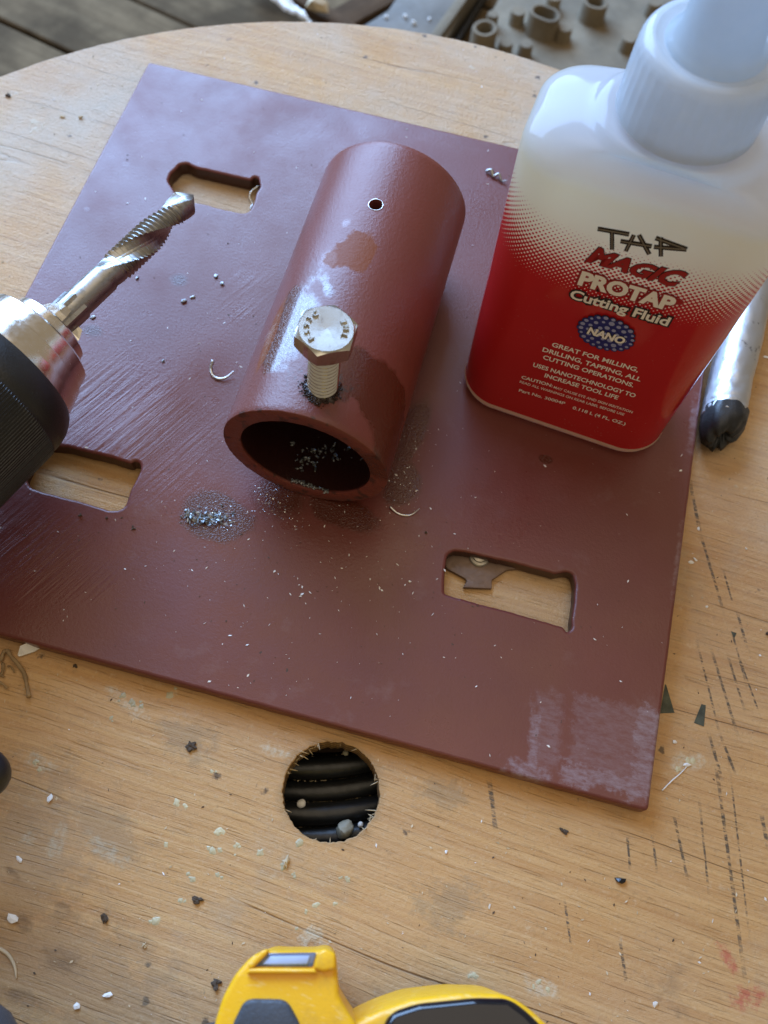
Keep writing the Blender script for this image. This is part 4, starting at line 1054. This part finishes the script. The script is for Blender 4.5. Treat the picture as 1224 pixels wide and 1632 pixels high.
# black backing of the next line
a = face(*Z(225, 492)); 
bk = [Z(232, 428), Z(560, 512), Z(832, 598), Z(806, 668), Z(640, 618), Z(620, 585), Z(560, 580), Z(500, 572), Z(240, 500), Z(228, 470)]
V_ = [fx(*face(*p_), .0008) for p_ in bk]
printed('lettering_outline', 'Cutting Fluid', Z(243, 478), Z(806, 641), .0155, ink_k, .0016, .035, .0, .10)
printed('lettering', 'Cutting Fluid', Z(243, 478), Z(806, 641), .0155, ink_w, .0020, .030, .0)
def disc(cx, cz_, r, lift, n=14, sx=1.0):
    return [fx(cx + math.cos(2 * PI * i / n) * r * sx, cz_ + math.sin(2 * PI * i / n) * r, lift) for i in range(n)], [tuple(range(n))]
ex, ez = face(*Z(455, 685)); rx_ = face(966 + 45, 530 + 14)[0] - face(966, 530)[0]; rz_ = (face(966, 502)[1] - face(966, 558)[1]) / 2
dk = [disc(ex, ez, rz_ * .90, .0019, 40, rx_ / rz_)]; blob = [disc(ex, ez, rz_ * .84, .0020, 40, rx_ / rz_)]; hi = []; k_ = 0
rng = random.Random(5)
for rr_, m0, br_ in ((.90, 22, .0040), (.66, 15, .0048), (.36, 9, .0050), (.05, 2, .0050)):
    for q_ in range(m0):
        a_ = 2 * PI * q_ / m0 + rr_ * 3; bx_, bz_ = ex + math.cos(a_) * rx_ * rr_, ez + math.sin(a_) * rz_ * rr_; b_r = br_ * rng.uniform(.85, 1.12); k_ += 1
        l_ = .0021 + k_ * .000012
        dk.append(disc(bx_, bz_, b_r * 1.18, .00195)); blob.append(disc(bx_, bz_, b_r, l_)); hi.append(disc(bx_ + b_r * .15, bz_ + b_r * .2, b_r * rng.uniform(.45, .68), l_ + .0004, 12))
local('emblem_shadow', *join(dk), ink_k, body, False); local('emblem', *join(blob), ink_b, body, False); local('emblem_highlights', *join(hi), ink_lb, body, False)
printed('lettering_outline', 'NANO', Z(345, 676), Z(556, 742), .0125, ink_k, .0029, .05, .1, .05)
printed('lettering', 'NANO', Z(345, 676), Z(556, 742), .0125, ink_w, .0033, .045, .1)
local('registered_mark', *join([disc(*face(*Z(872, 505)), .0052, .0012)]), ink_r, body, False)
Y_ = lambda x, y: (800 + x / 4.371, 520 + y / 4.371)
for txt, l_, r_, ch, bo in [('GREAT FOR MILLING,', (345, 138), (945, 318), .0088, .022), ('DRILLING, TAPPING, ALL', (280, 172), (962, 384), .0088, .022), ('CUTTING OPERATIONS.', (283, 225), (912, 424), .0088, .022),
        ('USES NANOTECHNOLOGY TO', (214, 278), (924, 496), .0088, .022), ('INCREASE TOOL LIFE', (294, 352), (804, 510), .0088, .022), ('CAUTION:', (134, 362), (350, 424), .0070, .02),
        ('MAY CAUSE EYE AND SKIN IRRITATION', (358, 430), (906, 606), .0055, .008), ('READ ALL WARNINGS ON REAR LABEL BEFORE USE', (122, 392), (848, 622), .0055, .008),
        ('Part No. 30004P', (116, 453), (436, 546), .0066, .016), ('0.118 L (4 FL. OZ.)', (490, 575), (856, 690), .0072, .016)]:
    printed('lettering', txt, Y_(*l_), Y_(*r_), ch, ink_w, .0008, bo)

# ------------------------------------------------------------------ crumpled silver tube by the bottle
foil = NT('crumpled_silver_sheath'); fv = foil.coord()
fn = foil.noise(foil.map(fv, scale=(1, .5, 1)), 90, 4, .6); fb = foil.noise(fv, 300, 4, .7)
fc = foil.mix(foil.mr(foil.noise(fv, 170, 4, .7), .62, .70), (.52, .54, .56), (.12, .12, .13))
foil.set(col=fc, metal=.85, rough=foil.mr(fb, .3, .7, .30, .42), nrm=foil.bump(foil.m('ADD', fn, foil.m('MULTIPLY', fb, .3)), .22, .0012)); M['foil'] = foil.mat
st = [pix(u_, v_, TZ + .031) for u_, v_ in [(1153, 668), (1158, 640), (1166, 600), (1180, 545), (1197, 470), (1210, 400), (1222, 320), (1230, 230), (1232, 140), (1228, 60)]]
for i, p_ in enumerate(st): p_[2] = TZ + .031
sp_ = spline(st, 14)
def crump(t_, a): 
    return 1 + .035 * noise.noise((math.cos(a) * 1.6, math.sin(a) * 1.6, t_ * 26)) + .02 * noise.noise((math.cos(a) * 3, math.sin(a) * 3, t_ * 60)) * (1.6 if t_ < .08 else 1) + .10 * math.exp(-((a - 2.2) % (2 * PI) - .3) ** 2 * 14)
tubeo = empty('silver_tube', np.array([sp_[4][0], sp_[4][1], TZ]), 'crumpled silver sheathed tube with black crushed end, right of the bottle', 'tube')
V, F = tube(sp_, .0305, 64, rfun=crump); mesh('sheath', V, F, M['foil'], tubeo, True)
d0 = (sp_[0] - sp_[1]); d0 /= np.linalg.norm(d0); xx, yy, dd = frame_from(d0)
V = []; rings = [(-.012, 1.03), (.0, 1.04), (.010, 1.02), (.020, .95), (.030, .82), (.038, .55), (.036, .30), (.020, .12)]
for k_, (s, rf) in enumerate(rings):
    for j in range(48):
        a_ = 2 * PI * j / 48; r_ = .0305 * rf * (1 + .10 * noise.noise((math.cos(a_) * 1.7, math.sin(a_) * 1.7, s * 60)) + .05 * noise.noise((math.cos(a_) * 6, math.sin(a_) * 6, s * 90)))
        cut_ = .010 * math.sin(a_ + 1.0) + .006 * noise.noise((math.cos(a_) * 3, math.sin(a_) * 3, 9))
        q_ = sp_[0] + dd * (s + (cut_ if k_ > 2 else cut_ * .4)) + (xx * math.cos(a_) + yy * math.sin(a_)) * r_
        if q_[2] < TZ + .0006: q_[2] = TZ + .0006
        V.append(q_)
mesh('crushed_end', V, grid_faces(len(rings), 48) + [tuple((len(rings) - 1) * 48 + j for j in range(48))], M['blackrub'], tubeo, True)

# ------------------------------------------------------------------ things on the boards beyond the table
LZ = -.80
lid = empty('moulded_panel', pix(900, 60, LZ - .16), 'dusty olive plastic panel with raised studs and rings, behind the bottle', 'plastic panel')
lp = ccw(PP([(742, 78), (792, 2), (810, -40), (1330, -90), (1420, 330), (1000, 420), (780, 130)], LZ))
pan = mesh('panel', *prism(lp, LZ - .10, LZ, .01, 2), M['olive'], lid, True, 40)
def stud(u_, v_, rpx, h, name='stud'):
    p_ = pix(u_, v_, LZ + h); r_ = rpx / 540
    V, F = lathe([(-.002, r_ * 1.12), (.004, r_), (h - .006, r_ * .95), (h, r_ * .85)], (p_[0], p_[1], LZ), (0, 0, 1), 32); mesh(name, V, F, M['olive'], lid, True, 40)
for u_, v_, r_ in [(826, 17, 13), (901, 43, 13), (807, 67, 12), (839, 69, 12), (1004, 60, 13), (1045, 3, 13), (884, -6, 13), (786, 22, 10)]: stud(u_, v_, r_, .042)
def ringb(u_, v_, rpx, h, el=0.0, ang=0.0):
    p_ = pix(u_, v_, LZ + h); r_ = rpx / 540; V = []; ca, sa = math.cos(ang), math.sin(ang); n_ = 48
    prof_ = [(0, 1.12), (h * .1, 1.02), (h * .92, 1.0), (h, .94), (h, .70), (h * .93, .64), (h * .2, .60), (h * .2, .01)]
    for s, k_ in prof_:
        for j in range(n_):
            a_ = 2 * PI * j / n_; x = math.cos(a_) * r_ * k_ + (el if math.cos(a_) > 0 else -el) * (1 if k_ > .1 else k_); y = math.sin(a_) * r_ * k_
            V.append((p_[0] + x * ca - y * sa, p_[1] + x * sa + y * ca, LZ + s))
    mesh('ring_boss', V, grid_faces(len(prof_), n_) + [tuple((len(prof_) - 1) * n_ + j for j in range(n_))], M['olive'], lid, True, 40)
ringb(773, 44, 19, .07, .004, .9); ringb(869, 20, 19, .07, .014, -.25); ringb(950, 2, 19, .06, .004)
def barbox(name, a, b, wpx, h, mat, z0, label, cat):
    A_ = pix(*a, z0 + h); B_ = pix(*b, z0 + h); d = (B_ - A_)[:2]; L_ = np.linalg.norm(d); an = math.atan2(d[1], d[0]); mid = (A_ + B_) / 2
    V, F = rbox(-L_ / 2, L_ / 2, -wpx / 1440, wpx / 1440, 0, h, .006, 2)
    V = [(x, y + .006 * noise.noise((x * 5, y * 8, z * 3)), z) for x, y, z in V]
    o = mesh(name, V, F, mat, None, True, 40); o.location = Vector((mid[0], mid[1], z0)) * S; o.rotation_euler.z = an
    return tag(o, label, cat)
barbox('khaki_batten', (775, -60), (672, 90), 26, .10, M['olive'], -1.02, 'dusty khaki batten left of the studded panel', 'batten')
barbox('dark_batten', (800, -60), (706, 100), 17, .03, M['blackrub'], -1.02, 'narrow black batten against the studded panel', 'batten')
barbox('brown_plank', (680, -50), (470, 70), 70, .05, M['board2'], -1.02, 'dark brown plank end showing above the plywood rim', 'plank')
barbox('black_beam', (400, -60), (600, 70), 40, .04, M['board2'], -.98, 'dark beam crossing behind the far rim of the plywood', 'beam')
gs_ = ccw(PP([(548, 60), (618, 16), (650, -30), (745, -40), (735, 20), (705, 75), (620, 90)], -.94))
o = mesh('grey_sheet', *prism(gs_, -.975, -.94, .006, 2), M['greysheet'], None, True, 40); settle(o); tag(o, 'dusty grey sheet with crumbs lying beyond the plywood rim', 'sheet')
for u_, v_, s_, lb in [(615, 27, 12, 'pale crumb on the grey sheet, left one'), (646, 26, 12, 'pale crumb on the grey sheet, middle one'), (684, 30, 10, 'pale crumb on the grey sheet, right one'), (660, 36, 16, 'olive crumb on the grey sheet below the pale crumbs')]:
    k_ = s_ / 700 / 2; p_ = pix(u_, v_, -.94 + k_ * .6); o = mesh('rubble_crumb', *chip_verts(p_, k_, .8), M['white'] if 'pale' in lb else M['olive']); settle(o); tag(o, lb, 'crumb', 'crumbs on the grey sheet')
# torn white plastic
V = []; nu, nv = 10, 22
for i in range(nv):
    for j in range(nu):
        t_ = i / (nv - 1); s_ = j / (nu - 1)
        u_ = 430 + 62 * t_ + (s_ - .5) * (34 - 22 * t_); v_ = -14 + 50 * t_
        p_ = pix(u_, v_, -.86); p_[2] += .02 * noise.noise((u_ * .09, v_ * .05, 0)) + .012 * math.sin(s_ * 9)
        V.append(p_)
Vb = [p_ - np.array([0, 0, .004]) for p_ in V]; F = grid_faces(nv, nu, False); nn_ = len(V)
o = mesh('torn_white_plastic', V + Vb, F + [tuple(i + nn_ for i in f)[::-1] for f in F], M['white'], None, True); settle(o); tag(o, 'strip of torn white plastic hanging beyond the far plywood rim', 'plastic strip')
o = mesh('rust_brown_lump', *chip_verts(pix(506, 8, -.9), .035, .8), M['bark'], None); settle(o); tag(o, 'torn pale brown lump beside the white plastic strip', 'lump')
